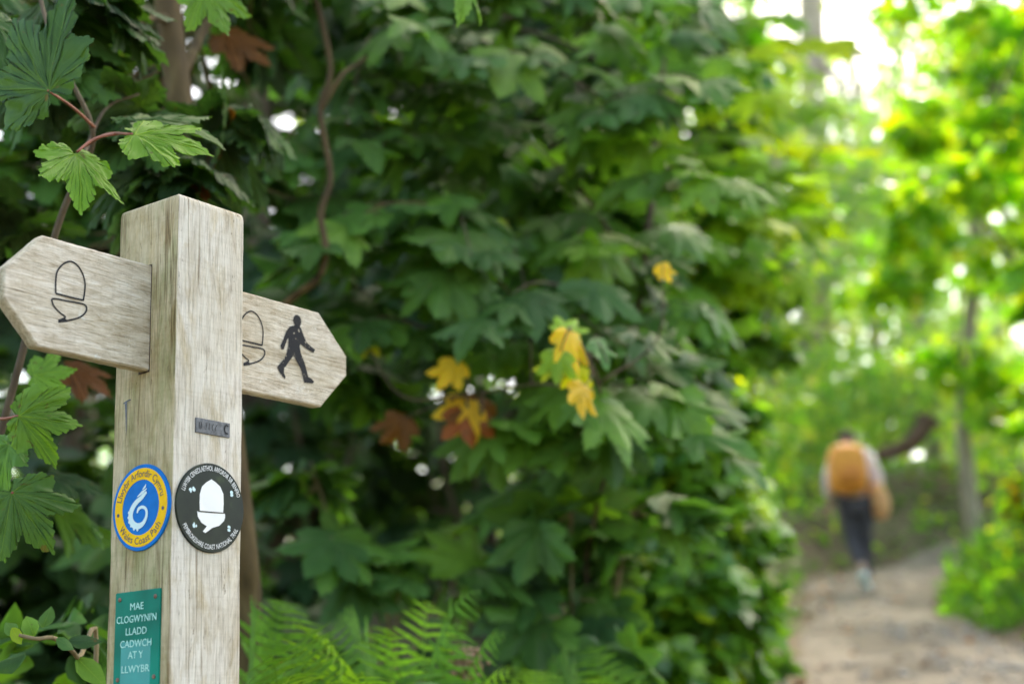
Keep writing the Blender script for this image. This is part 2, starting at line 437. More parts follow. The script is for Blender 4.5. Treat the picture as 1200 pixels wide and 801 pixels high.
def height(x, y):
    sp = math.log(1+math.exp(min(30, (y-1.5)*1.6)))/1.6
    z = .163*sp if y < 40 else .163*38.5
    if y > 17:                                  # bank behind the bend of the path
        z += 1.15*sstep(17.6, 19.6, y + .25*(x-4)*(1 if x < 9 else 0) + .5*mnoise.noise((x*.5, 3, 0))) + .02*(y-17)
    pa = path_at(y)
    if pa:
        if x < pa[0]: z += .28*sstep(0, .9, pa[0]-x)*(1 if y > 2 else sstep(-1, 2, y)) + .06*min(4, max(0, pa[0]-x-.9))
        if x > pa[1]: z += .28*sstep(0, .8, x-pa[1]) + .10*min(6, max(0, x-pa[1]-.8))
    if pa and y > 1.2: z += .42*sstep(1.5, 2.6, y)*sstep(0, 1.2, pa[0]-x)
    d = math.hypot(x+.37, y-1.51)
    k = sstep(.35, .9, d)
    z = z*k + .06*(1-k)
    z += .05*mnoise.noise((x*1.3, y*1.3, 0)) + .015*mnoise.noise((x*5, y*5, 2))
    return z

def grid_obj(name, xs, ys, mat):
    vs = [(x, y, height(x, y)) for y in ys for x in xs]
    nx = len(xs)
    fs = [(j*nx+i, j*nx+i+1, (j+1)*nx+i+1, (j+1)*nx+i) for j in range(len(ys)-1) for i in range(nx-1)]
    me = bpy.data.meshes.new(name); me.from_pydata(vs, [], fs); me.update()
    return link(name, me, mat)

def soil_mat():
    mt, n, L, out = new_mat('leaf_litter_soil')
    tc = n.new('ShaderNodeTexCoord')
    def nz(sc_, det):
        q = n.new('ShaderNodeTexNoise'); q.inputs['Scale'].default_value = sc_; q.inputs['Detail'].default_value = det
        L.new(tc.outputs['Object'], q.inputs['Vector']); return q.outputs[0]
    a, b_ = nz(1.2, 4), nz(26, 6)
    r = ramp(n, [(.3, (.05, .036, .018)), (.5, (.13, .09, .045)), (.62, (.2, .15, .08)), (.8, (.27, .21, .12))]); L.new(b_, r.inputs[0])
    r2 = ramp(n, [(.42, (.06, .09, .025)), (.6, (.16, .12, .06))]); L.new(a, r2.inputs[0])
    mx = n.new('ShaderNodeMixRGB'); mx.inputs[0].default_value = .45
    L.new(r.outputs[0], mx.inputs[1]); L.new(r2.outputs[0], mx.inputs[2])
    b = n.new('ShaderNodeBsdfPrincipled'); b.inputs['Roughness'].default_value = .95; L.new(mx.outputs[0], b.inputs['Base Color'])
    bp = n.new('ShaderNodeBump'); bp.inputs['Strength'].default_value = .8; bp.inputs['Distance'].default_value = .05
    L.new(b_, bp.inputs['Height']); L.new(bp.outputs[0], b.inputs['Normal']); L.new(b.outputs[0], out.inputs[0])
    return mt
M['soil'] = soil_mat()
M['track'] = noisy('trodden_earth', [(.25, (.125, .10, .068)), (.45, (.175, .145, .102)), (.65, (.215, .182, .132)), (.85, (.275, .235, .178))], 3.5, .95, .5, detail=10)
M['stone'] = noisy('grey_stone', [(.3, (.2, .18, .16)), (.7, (.46, .43, .39))], 12, .9, .4)

xs = np.concatenate([np.linspace(-70, -9, 22), np.linspace(-8, 14, 111), np.linspace(15, 80, 22)])
ys = np.concatenate([np.linspace(-60, -5, 16), np.linspace(-4, 24, 141), np.linspace(25, 120, 40)])
tag(grid_obj('ground', list(xs), list(ys), M['soil']), 'brown woodland floor of soil and leaf litter', 'ground', kind='structure')

pv, pf = [], []
rows = np.arange(-4, 18.01, .15); NX = 22
for j, y in enumerate(rows):
    a, b = path_at(min(y, 17.99))
    a += .16*mnoise.noise((y*1.1, 0, 5)) + .07*mnoise.noise((y*4, 0, 5)); b += .2*mnoise.noise((y*1.1, 9, 5)) + .08*mnoise.noise((y*4, 9, 5))
    for i in range(NX):
        u = i/(NX-1); x = a+(b-a)*u
        z = height(x, y) + .012 + .03*math.sin(math.pi*u)*0
        if i in (0, NX-1): z -= .03
        pv.append((x, y, z))
for j in range(len(rows)-1):
    for i in range(NX-1):
        pf.append((j*NX+i, j*NX+i+1, (j+1)*NX+i+1, (j+1)*NX+i))
me = bpy.data.meshes.new('path'); me.from_pydata(pv, [], pf); me.update()
tag(link('path', me, M['track']), 'pale trodden earth footpath climbing away to a bend', 'path', kind='structure')

# loose stones on the path: nobody could count them
sb = MB()
for k in range(900):
    y = random.uniform(5, 16) if k > 300 else random.uniform(7.5, 11)
    a, b = path_at(y); x = random.uniform(a, b) if k > 300 else random.uniform(a+.9*(b-a)*.5, b+.1)
    r = random.uniform(.008, .03)*(1.6 if random.random() < .1 else 1)
    z = height(x, y) + .012
    vs = []
    for (ax, ay, az) in [(1, 0, 0), (-1, 0, 0), (0, 1, 0), (0, -1, 0), (0, 0, .7), (.6, .6, .4), (-.6, .6, .35), (.6, -.6, .4), (-.6, -.6, .4)]:
        q = random.uniform(.75, 1.2)*r; vs.append((x+ax*q, y+ay*q, z+az*q))
    sb.add(vs, [(0, 5, 2, ), (2, 6, 1), (1, 8, 3), (3, 7, 0), (4, 5, 0), (4, 2, 5), (4, 6, 2), (4, 1, 6), (4, 8, 1), (4, 3, 8), (4, 7, 3), (4, 0, 7)])
tag(sb.build('gravel', M['stone'], smooth=False), 'small grey stones scattered over the footpath', 'gravel', kind='stuff')

# ------------------------------------------------------------------ the fingerpost
ZT = 1.0 + .59320
post_z0 = height(-.40, 1.58) - .05
fp = thing('fingerpost', 'weathered oak fingerpost with two arms, round badges and a green plaque', 'signpost', (CORNER[0], CORNER[1]+.058, height(-.40, 1.58)))
PC = CORNER + .05*RD + .05*LD                     # post centre line

def face_r(u, z, off=0.): return CORNER + RD*u - LD*off + V3(0, 0, z + 1.0)
def face_l(a, z, off=0.): return CORNER + LD*a - RD*off + V3(0, 0, z + 1.0)
def face_b(x, z, off=0.): return CORNER + LD*(.0428-off) + RD*x + V3(0, 0, z + 1.0)

# post: rounded square section with worn arrises, chamfered worn top
pb = MB(); nz_ = 150; ring = None
zs = list(np.linspace(post_z0, ZT-.012, nz_)) + [ZT-.008, ZT-.004, ZT-.0015, ZT]
vs, fs = [], []
for j, z in enumerate(zs):
    ins = {len(zs)-3: .0004, len(zs)-2: .0012, len(zs)-1: .0030}.get(j, 0)
    cnt = 0
    for (sx, sy) in ((-1, -1), (1, -1), (1, 1), (-1, 1)):
        wear = .0010 + .0026*max(0, mnoise.noise((sx*3, sy*5, z*9))) + .0014*max(0, mnoise.noise((sx*3+9, sy*5, z*40)))
        if (sx, sy) == (-1, -1) and 1.31 < z < 1.37: wear += .0035*math.sin((z-1.31)/.06*math.pi)
        h = .05 - ins
        for k in range(6):
            th = math.atan2(sy, sx) - math.pi/4 + k/5*math.pi/2
            cx, cy_ = sx*(h-wear), sy*(h-wear)
            p = PC + RD*(cx+wear*math.cos(th)) + LD*(cy_+wear*math.sin(th))
            wz = z + (.0018*mnoise.noise((p[0]*90, p[1]*90, 1)) - .0012*(1 if sx*sy > 0 and sx < 0 else 0) if j >= len(zs)-4 else 0)
            vs.append((p[0] + .0004*mnoise.noise((p[0]*40, p[1]*40, z*25)), p[1], wz)); cnt += 1
n = 24
for j in range(len(zs)-1):
    for k in range(n): fs.append((j*n+k, j*n+(k+1) % n, (j+1)*n+(k+1) % n, (j+1)*n+k))
fs.append(tuple((len(zs)-1)*n+k for k in range(n)))
pb.add(vs, fs)
po = pb.build('post', M['post'], fp)
po.data.polygons.foreach_set('use_smooth', [True]*len(po.data.polygons))

# arms: prisms with softly worn edges
def arm(outline, name='sign_arm'):
    pts = [np.array(p)/1000 for p in outline]; c = sum(pts)/len(pts)
    # more points along every edge so the outline can wobble
    dense = []
    for p, q in zip(pts, pts[1:]+pts[:1]):
        k = max(2, int(np.linalg.norm(q-p)/.006))
        for i in range(k):
            t = i/k; dense.append(p+(q-p)*t)
    cnr = {tuple(np.round(p, 6)) for p in pts}
    mb = MB(); n = len(dense); vs = []
    nrm = []
    for i in range(n):
        e = dense[(i+1) % n]-dense[i-1]; nn = V3(e[1], -e[0], 0)[:2]; nn = nn/np.linalg.norm(nn)
        if nn @ (dense[i]-c) < 0: nn = -nn
        nrm.append(nn)
    th = .0165
    for off, ins in ((0, .0022), (.0006, .0009), (.002, 0), (th-.002, 0), (th, .0015)):
        for i in range(n):
            wob = .0006*mnoise.noise((dense[i][0]*120, dense[i][1]*120, off*50))
            d = dense[i] - nrm[i]*(ins+wob+.0002)
            vs.append(face_b(d[0], d[1], -off))
    fs = []
    for j in range(4):
        for i in range(n): fs.append((j*n+i, j*n+(i+1) % n, (j+1)*n+(i+1) % n, (j+1)*n+i))
    fs.append(tuple(range(n))); fs.append(tuple(4*n+i for i in range(n)))
    mb.add(vs, fs)
    o = mb.build(name, M['arm'], fp, True)
    bevel_sharp(o)
    return o

def bevel_sharp(o, ang=40):
    me = o.data
    import bmesh
    bm = bmesh.new(); bm.from_mesh(me)
    for e in bm.edges:
        if len(e.link_faces) == 2 and e.calc_face_angle(0) > math.radians(ang): e.smooth = False
    bmesh.ops.recalc_face_normals(bm, faces=bm.faces)
    bm.to_mesh(me); bm.free()
bevel_sharp(po, 50)

arm_l = arm([(4, 515.6), (-145.5, 514.5), (-190.0, 467.5), (-189.5, 436.5), (-146, 392.5), (4, 392.3)])
arm_r = arm([(96, 516.0), (272.9, 517.0), (324.3, 468.4), (324.5, 442), (276.6, 393.7), (96, 392.5)])
arm_l['label'] = 'left arm carved with an acorn'; arm_r['label'] = 'right arm carved with an acorn and a walking figure'

mb = MB()  # flat dark quad painting the shadow line in the gap round the arm
e0, e1 = .0428-.0012, .0428+.0165+.0010
mb.add([face_l(e0, .3908, .0004), face_l(e1, .3902, .0004), face_l(e1, .5172, .0004), face_l(e0, .5166, .0004)], [(0, 1, 2, 3)])
mb.build('mortise_shadow', noisy('shadow_gap_wood', [(.3, (.035, .022, .014)), (.7, (.11, .075, .045))], 120, .9), fp, False)

def ribbon(mb, pts, width, mapf, off, closed=False):
    P = [np.array(p, float)/1000 for p in pts]
    P = [q[:2] for q in smooth_path([V3(p[0], p[1], 0) for p in P], 5)]
    n = len(P); L_, R_ = [], []
    wd = width if hasattr(width, '__len__') else [width]*n
    if len(wd) != n: wd = np.interp(np.linspace(0, 1, n), np.linspace(0, 1, len(wd)), wd)
    for i in range(n):
        e = P[min(i+1, n-1)]-P[max(i-1, 0)]; e = e/(np.linalg.norm(e)+1e-9); nn = np.array([-e[1], e[0]])
        L_.append(mapf(*(P[i]+nn*wd[i]/2), off)); R_.append(mapf(*(P[i]-nn*wd[i]/2), off))
    mb.add(L_+R_, [(i, i+1, n+i+1, n+i) for i in range(n-1)])

def polygon(mb, pts, mapf, off, smooth=0):
    from mathutils.geometry import tessellate_polygon
    P = [np.array(p, float)/1000 for p in pts]
    if smooth:
        Q = [V3(p[0], p[1], 0) for p in P]; P = [q[:2] for q in smooth_path(Q+[Q[0]], smooth)[:-1]]
    tri = tessellate_polygon([[Vector((p[0], p[1], 0)) for p in P]])
    mb.add([mapf(p[0], p[1], off) for p in P], [tuple(t) for t in tri])

def acorn(dx, parent):
    mb = MB()
    base = [(-110, 453.9), (-126.8, 453.9), (-127.4, 464), (-127.2, 473.1), (-125.4, 480), (-119.5, 488), (-110.5, 493.4), (-101.7, 491.6), (-94.4, 484.3), (-90.4, 474.2), (-90.3, 464.4), (-91.6, 454.2), (-110, 453.6)]
    ribbon(mb, [(x+dx, z) for x, z in base[1:12]], .0019, face_b, .0005)
    ribbon(mb, [(-127+dx, 454.0), (-110+dx, 453.8), (-91.4+dx, 454.2)], .0021, face_b, .00054)
    ribbon(mb, [(-121.5+dx, 425.6), (-113.6+dx, 430.6), (-119.7+dx, 433.8), (-127.2+dx, 438.6), (-130.5+dx, 443.4), (-129.4+dx, 447.6), (-108.4+dx, 449.0), (-90.6+dx, 449.6), (-86.9+dx, 445.6), (-89.4+dx, 439.8), (-95.4+dx, 434.4), (-103.8+dx, 430.2), (-115+dx, 426)], .0019, face_b, .0005)
    ribbon(mb, [(-122.2+dx, 424.6), (-118+dx, 425.8), (-112+dx, 427.4)], .0034, face_b, .00058)
    return mb.build('acorn_symbol', M['paint'], parent, False)
acorn(0, arm_l); acorn(263.8, arm_r)

WALK = [(229.4, 491), (219.5, 487.5), (213.4, 480.1), (209.2, 470.5), (203.3, 459.6), (204.8, 455.2), (209.2, 455.9), (211, 461), (215.1, 470), (217.5, 472.2), (216.9, 463.2), (214.5, 452.9), (210.1, 444.5), (197.5, 431.4), (199.9, 427.5), (205.7, 421.6), (211, 418.6), (212.2, 421.4), (209.2, 425.9), (209.8, 431.3), (219, 442.8), (225.9, 451.2), (232.5, 444.1), (239.1, 436.5), (243, 426.2), (245.1, 419.7), (259.8, 421), (262.9, 424), (256.7, 427.2), (252.1, 428.2), (250, 434), (246.1, 444.4), (239.1, 456.4), (237, 464.8), (238, 468.3), (247.7, 464.6), (256.9, 461.9), (261.5, 460.8), (264.9, 466), (258.5, 468.4), (249.3, 472.7), (244.7, 479.7), (240.1, 487.7), (236.6, 492.2)]
mb = MB(); polygon(mb, WALK, face_b, .0006)
polygon(mb, [(232.7+7.1*math.cos(t), 497.6+7.6*math.sin(t)) for t in np.linspace(0, 2*math.pi, 24)[:-1]], face_b, .0008)
polygon(mb, [(228.2, 489), (237.6, 490.6), (237.6, 495), (229, 494.5)], face_b, .0007)
mb.build('walking_figure_symbol', noisy('chipped_black_paint', [(.60, (.014, .015, .018)), (.66, (.05, .045, .04)), (.70, (.42, .36, .28))], 230, .65, 0, (1, 1, 1), 3, spec=.2), arm_r, False)

# lettering
def text_pts(body, size):
    cu = bpy.data.curves.new('letters', 'FONT'); cu.body = body; cu.size = size; cu.align_x = 'CENTER'; cu.align_y = 'CENTER'; cu.resolution_u = 3
    ob = bpy.data.objects.new('letters', cu); COL.objects.link(ob)
    bpy.context.view_layer.update()
    me = bpy.data.meshes.new_from_object(ob.evaluated_get(bpy.context.evaluated_depsgraph_get()))
    vs = [np.array(v.co) for v in me.vertices]; fs = [tuple(p.vertices) for p in me.polygons]
    bpy.data.objects.remove(ob); bpy.data.curves.remove(cu); bpy.data.meshes.remove(me)
    return vs, fs

def arc_text(mb, body, size, r, mid, mapf, off, bottom=False, squeeze=1.0):
    vs, fs = text_pts(body, size); out = []
    for v in vs:
        x, y = v[0]*squeeze, v[1]
        if not bottom:
            th = mid - x/r; out.append(mapf(math.cos(th)*(r+y), math.sin(th)*(r+y), off))
        else:
            th = mid + x/r; out.append(mapf(math.cos(th)*(r-y), math.sin(th)*(r-y), off))
    mb.add(out, fs)

def disc(mb, r, mapf, off0, off1, r_in=0., n=72, round_=.0006):
    """a thin round plate (or ring) standing proud from off0 to off1"""
    vs, fs = [], []
    prof = [(r, off0), (r, off1-round_), (r-round_, off1)] + ([(r_in, off1), (r_in, off0)] if r_in else [])
    for pr, po_ in prof:
        for k in range(n):
            t = 2*math.pi*k/n; vs.append(mapf(pr*math.cos(t), pr*math.sin(t), po_))
    for j in range(len(prof)-1):
        for k in range(n): fs.append((j*n+k, j*n+(k+1) % n, (j+1)*n+(k+1) % n, (j+1)*n+k))
    if not r_in: fs.append(tuple((len(prof)-1)*n+k for k in range(n)))
    mb.add(vs, fs)

# acorn badge on the right face
ma = lambda x, y, o: face_r(.0528+x, .2390+y, o)
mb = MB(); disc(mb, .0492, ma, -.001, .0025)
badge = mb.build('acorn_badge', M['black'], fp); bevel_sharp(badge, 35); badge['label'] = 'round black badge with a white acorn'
A0 = lambda L_: [(x-52.8, z-239) for x, z in L_]
mb = MB()
polygon(mb, A0([(52.6, 270.4), (45, 266), (39, 260.8), (36.2, 252.4), (36.0, 243), (36.6, 234.2), (70.4, 235.2), (71.0, 245), (70.4, 255.9), (65.6, 263.6), (59, 267.6)]), ma, .0029)
polygon(mb, A0([(32.6, 233.2), (72.9, 234.2), (73.2, 230), (71.8, 226.2), (64.8, 220.1), (54.8, 217), (44.9, 210.6), (41.0, 212.1), (46.8, 218.1), (38.8, 221.4), (33.6, 227.5)]), ma, .0031)
mb.build('white_acorn', M['white'], badge, False)
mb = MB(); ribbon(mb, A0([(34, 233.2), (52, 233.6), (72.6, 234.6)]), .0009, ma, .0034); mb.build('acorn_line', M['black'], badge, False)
for (cx, cz, s_) in ((25.2, 255.9, 1), (80.6, 257, 1), (30, 217.9, .8), (79.1, 218.2, .8)):
    mb = MB()
    for k in range(4):
        t = rng.uniform(0, 6.28); ox, oz = 2.4*s_*math.cos(t), 2.4*s_*math.sin(t)
        polygon(mb, A0([(cx+ox+2.4*s_*math.cos(a)*(1 if k % 2 else .6), cz+oz+2.1*s_*math.sin(a)) for a in np.linspace(0, 2*math.pi, 9)[:-1]]), ma, .0029+.00008*k)
    mb.build('leaf_motif', M['pale'], badge, False)
mb = MB()
arc_text(mb, "LLWYBR CENEDLAETHOL ARFORDIR SIR BENFRO", .0078, .0432, math.pi/2, ma, .0029, squeeze=.60)
mb.build('lettering', M['white'], badge, False); mb = MB()
arc_text(mb, "PEMBROKESHIRE COAST NATIONAL TRAIL", .0078, .0432, -math.pi/2, ma, .0029, bottom=True, squeeze=.62)
mb.build('lettering', M['white'], badge, False)

# coast path badge on the left face
ml = lambda x, y, o: face_l(.0479-x, .2402+y, o)
mb = MB(); disc(mb, .0472, ml, -.001, .0022)
badge2 = mb.build('coast_path_badge', M['blue'], fp); bevel_sharp(badge2, 35); badge2['label'] = 'round blue and yellow badge with a shell swirl'
mb = MB(); disc(mb, .0432, ml, .0015, .0026, r_in=.0302); o = mb.build('yellow_ring', M['yellow'], badge2); bevel_sharp(o, 35)
S0 = lambda L_: [(47.9-a, z-240.2) for a, z in L_]
mb = MB()
ribbon(mb, S0([(38.5, 256), (45.8, 251), (54.8, 246.4), (61, 240.6), (63.8, 234), (62.6, 227.1), (57.6, 222), (50.2, 220), (42.8, 222.3), (38.4, 227.9), (37.4, 233.8), (40.4, 238.5), (46.0, 240.2), (51, 238.6), (53.2, 234.6)]),
       [.003, .0052, .0062, .0068, .0072, .0075, .0074, .0066, .0052, .0042, .0036, .0034, .0034, .0036, .002], ml, .0027)
ribbon(mb, S0([(39.6, 264.5), (41.5, 261.5), (45.3, 259.3)]), [.0006, .0028, .0006], ml, .0028)
ribbon(mb, S0([(37.6, 259.6), (45, 256.2), (53.5, 252.2)]), [.0006, .0036, .0008], ml, .0029)
for k, (a, z) in enumerate([(66.8, 236.5), (67.2, 231), (65.8, 226), (62.4, 221.4), (57.4, 217.6), (51.6, 216)]):
    polygon(mb, S0([(a+1.6*math.cos(t), z+1.6*math.sin(t)) for t in np.linspace(0, 2*math.pi, 9)[:-1]]), ml, .00275+.00003*k)
mb.build('shell_swirl', M['pale'], badge2, False)
mb = MB()
arc_text(mb, "Llwybr Arfordir Cymru", .0112, .0366, math.pi/2, ml, .0029, squeeze=.92)
mb.build('lettering', M['navy'], badge2, False); mb = MB()
arc_text(mb, "Wales Coast Path", .0112, .0366, -math.pi/2, ml, .0029, bottom=True, squeeze=.92)
mb.build('lettering', M['navy'], badge2, False)
for a in (0, math.pi):
    mb = MB(); polygon(mb, [(36.6*math.cos(a)+2.1*math.cos(t), 36.6*math.sin(a)-5+2.1*math.sin(t)) for t in np.linspace(0, 2*math.pi, 13)[:-1]], ml, .0029)
    mb.build('dot', M['navy'], badge2, False)

# screw-on plates: rounded-corner boxes
def plate(mb, x0, x1, z0, z1, mapf, off0, off1, r=.0015):
    vs, fs = [], []
    for off, ins in ((off0, 0), (off1-.0004, 0), (off1, .0004)):
        for (cx, cz, a0) in ((x1-r, z1-r, 0), (x0+r, z1-r, 90), (x0+r, z0+r, 180), (x1-r, z0+r, 270)):
            for k in range(4):
                t = math.radians(a0+30*k); vs.append(mapf(cx+(r-ins)*math.cos(t), cz+(r-ins)*math.sin(t), off))
    n = 16
    for j in range(2):
        for k in range(n): fs.append((j*n+k, j*n+(k+1) % n, (j+1)*n+(k+1) % n, (j+1)*n+k))
    fs.append(tuple(2*n+k for k in range(n))); mb.add(vs, fs)
mp_ = lambda x, y, o: face_l(.0490-x, y, o)
mb = MB(); plate(mb, -.0364, .0362, .046, .1508, mp_, -.001, .0022)
pl = mb.build('notice_plaque', M['teal'], fp, False); pl['label'] = 'green plaque with white Welsh lettering'
mb = MB(); plate(mb, -.025, .023, .0464, .098, mp_, .0020, .0025); mb.build('reflection_patch', M['cyan'], pl, False)  # brighter teal panel paints the reflection on the middle of the plaque
for (x, z) in ((-.0289, .1432), (.0287, .1426), (-.0287, .0590), (.0292, .0598)):
    mb = MB(); disc(mb, .0024, lambda a, b, o, x=x, z=z: mp_(x+a, z+b, o), .002, .0034, n=16); mb.build('screw', M['rust'], pl)
mb = MB()
for body, z, wd in (("MAE", .1340, .0215), ("CLOGWYNI'N", .1210, .0640), ("LLADD", .1080, .0335), ("CADWCH", .0952, .0500), ("AT Y", .0833, .0240), ("LLWYBR", .0688, .0445)):
    vs, fs = text_pts(body, .0112); ww = max(v[0] for v in vs)-min(v[0] for v in vs); k = wd/ww
    mb.add([mp_(-.0005+v[0]*k, z+v[1]*.95, .0028) for v in vs], fs)
    mb.add([mp_(-.0005+v[0]*k+.00035, z+v[1]*.95+.0002, .00284) for v in vs], fs)
mb.build('lettering', M['mint'], pl, False)
# little stamped metal tag
mt_ = lambda x, y, o: face_r(x, y, o)
mb = MB(); plate(mb, .0304, .0805, .3205, .3372, mt_, -.001, .0016, r=.0008)
tg = mb.build('metal_tag', M['steel'], fp, False)
mb = MB(); ribbon(mb, [(77.5, 333.5), (73.8, 333.8), (72, 330), (73.4, 325.6), (77.2, 324.6)], .0016, mt_, .0020)
for x in (34.5, 37, 44, 49, 54, 59):
    ribbon(mb, [(x, 325), (x+rng.uniform(-1, 1), 329), (x+rng.uniform(-.5, 2.5), 333)], .0007, mt_, .0020)
mb.build('stamped_mark', M['paint'], tg, False)
# split and staple below the left arm
mb = MB(); ribbon(mb, [(84.5, 361.5), (78, 363.4), (72, 364)], .0016, lambda x, z, o: face_l(x, z, o), .0006)
ribbon(mb, [(80, 362.4), (78.8, 345), (78, 324)], [.0042, .0022, .0004], lambda x, z, o: face_l(x, z, o), .0007)
mb.build('staple', M['steel'], fp, False)
# dark mortise quad on the left face paints the shadow gap round the arm root
# ------------------------------------------------------------------ trees and plants
def limb(mb, pts, r0, r1, n=8, k=6, jit=.004):
    P = smooth_path(pts, k, 0); m_ = len(P)
    P = [p + V3(mnoise.noise(tuple(p*3)), mnoise.noise(tuple(p*3+7)), 0)*jit*2 for p in P]
    mb.tube(P, np.linspace(r0, r1, m_), n)

def proj(P):
    D = np.asarray(P) - CAM; w_ = D @ FW
    return 600 + F_PX*(D @ RC)/w_, 400.5 - F_PX*(D @ UC)/w_
def keep_clear(P, x0, x1, y0, y1, near):
    u, v = proj(P)
    return ~((u > x0) & (u < x1) & (v > y0) & (v < y1) & (np.asarray(P)[:, 1] < near))

def plant(name, label, cat, stems, leafsets, bark='bark', group=None, base=None, crown='crown', trunk='trunk', twigs=0):
    """stems: [(points, r0, r1)], leafsets: [dict(P,N,T,S,C,tpl,mat)]; all leaves of a plant are its crown"""
    b = np.array(stems[0][0][0], float) if base is None else np.array(base, float)
    if twigs:
        knots = np.concatenate([np.array(smooth_path(s[0], 5)) for s in stems])
        for ls in leafsets:
            for q in ls['P'][::twigs]:
                d_ = np.linalg.norm(knots-q, axis=1) + .8*np.maximum(0, knots[:, 2]-q[2]); kq = knots[int(np.argmin(d_))]
                stems = stems + [([kq, (kq+q)/2 + V3(0, 0, -.02) + rng.normal(0, .02, 3), q], .0032, .0014)]
    t = thing(name, label, cat, tuple(b), group)
    mb = MB()
    for s in stems: limb(mb, s[0], s[1], s[2], 5 if s[1] < .0035 else 8, 4 if s[1] < .0035 else 6)
    mb.build(trunk, M[bark], t)
    for i, ls in enumerate(leafsets):
        leaf_mesh(crown, ls['P'], ls['N'], ls['T'], ls['S'], ls['C'], ls.get('tpl', 'syc'), M[ls.get('mat', 'leaf')], t, **ls.get('kw', {}))
    return t

def reseed(*k):
    global rng
    v = int(abs(sum(float(x)*(7919+i*104729) for i, x in enumerate(k)))*10) % (2**31)
    rng = np.random.default_rng(v); random.seed(v)

def blob_leaves(blobs, pal, size, tpl='syc', mat='leaf', up=.8, out=.5, rnd=.35, hang=.5, clump=.28, kw=None, toward=None):
    reseed(*blobs[0][0], len(blobs), blobs[0][2])
    P, O = cloud(blobs, clump)
    if toward is not None: O = unit(O + np.array(toward)*.6)
    N, Tp = orient(O, up, out, rnd, hang); n = len(P)
    return dict(P=P, N=N, T=Tp, S=rng.uniform(size[0], size[1], n), C=pick(pal, n), tpl=tpl, mat=mat, kw=kw or {})

def gz(x, y): return height(x, y) - .03
def gp(px, y):
    q = at(px, 500, y); return V3(q[0], y, gz(q[0], y))

def px_blob(px, py, y, rpx, n, ry=None, rz=None):
    """a clump of n leaves seen round that pixel, rpx photo pixels wide"""
    r = rpx/F_PX*y; return (at(px, py, y), (r, ry or r*.8, (rz/F_PX*y) if rz else r*.8), n)

def sprays(region, n, ydepth, dirs, pal, size, seed, tpl='syc', mat='leaf', reach=(.2, .32), per=(7, 11), hang=.45, kw=None, normal=(.85, .35), trunk=None):
    """n leafy twigs inside a pixel region: paired leaves hang either side of each twig; returns leaf set and twig stems"""
    reseed(seed, n, region[0])
    x0, x1, y0, y1 = region; P, N, Tp, S, C, st = [], [], [], [], [], []
    pts = []
    for k in range(n):
        best = None
        for q in range(8):                                          # keep the twigs apart so gaps stay open between them
            c = (rng.uniform(x0, x1), rng.uniform(y0, y1), rng.uniform(*ydepth))
            dd = min([math.hypot(c[0]-p[0], c[1]-p[1]) for p in pts] + [1e9])
            if best is None or dd > best[0]: best = (dd, c)
        pts.append(best[1])
    for (px, py, y) in pts:
        c = at(px, py, y); d = unit(V3(*dirs) + rng.normal(0, .45, 3)*V3(1, 1, .35)); r = rng.uniform(*reach)
        sd = unit(np.cross(d, V3(0, 0, 1))); up = np.cross(sd, d)
        a, e = c - d*r*.9, c + d*r*.6 + V3(0, 0, -.06)
        st.append(([a + V3(0, 0, -.05) if trunk is None else a, c, e], .0035, .0015))
        m_ = int(rng.integers(*per)); base = pick(pal, 1)[0]
        for k in range(m_):
            t = (k//2+.6)/(m_//2+.6); tw = a*(1-t)**2 + 2*c*t*(1-t) + e*t*t
            s_ = 1 if k % 2 else -1
            out = unit(sd*s_*rng.uniform(.5, 1) + d*(.35 + .9*t) + V3(0, 0, -hang*rng.uniform(.5, 1.5)))
            P.append(tw + out*rng.uniform(.03, .08) + V3(0, 0, .01)); Tp.append(out)
            N.append(V3(0, 0, 1)*normal[0] - FW*normal[1] + out*.25*V3(1, 1, 0) + rng.normal(0, .22, 3))
            S.append(rng.uniform(*size)*(1 if t < .8 else .85)); C.append(base*.6 + .4*pick(pal, 1)[0])
    return dict(P=np.array(P), N=np.array(N), T=np.array(Tp), S=np.array(S), C=np.array(C), tpl=tpl, mat=mat, kw=kw or dict(droop=(.1, .5), fold=(.1, .45), wav=.12)), st

def hand_leaves(specs, tpl='hi', mat='leafv', kw=None):
    """specs: (px,py,y, tip pixel, length m, normal tilt (right, up, towards camera), palette)"""
    P, N, Tp, S, C = [], [], [], [], []
    for (px, py, y, tx, ty, dy, L_, nrm, pal) in specs:
        p = at(px, py, y); q = at(tx, ty, y+dy)
        P.append(p); Tp.append(q-p); S.append(L_); N.append(RC*nrm[0] + UC*nrm[1] - FW*nrm[2])
        C.append(pick(pal, 1)[0])
    return dict(P=np.array(P), N=np.array(N), T=np.array(Tp), S=np.array(S), C=np.array(C), tpl=tpl, mat=mat, kw=kw or {})

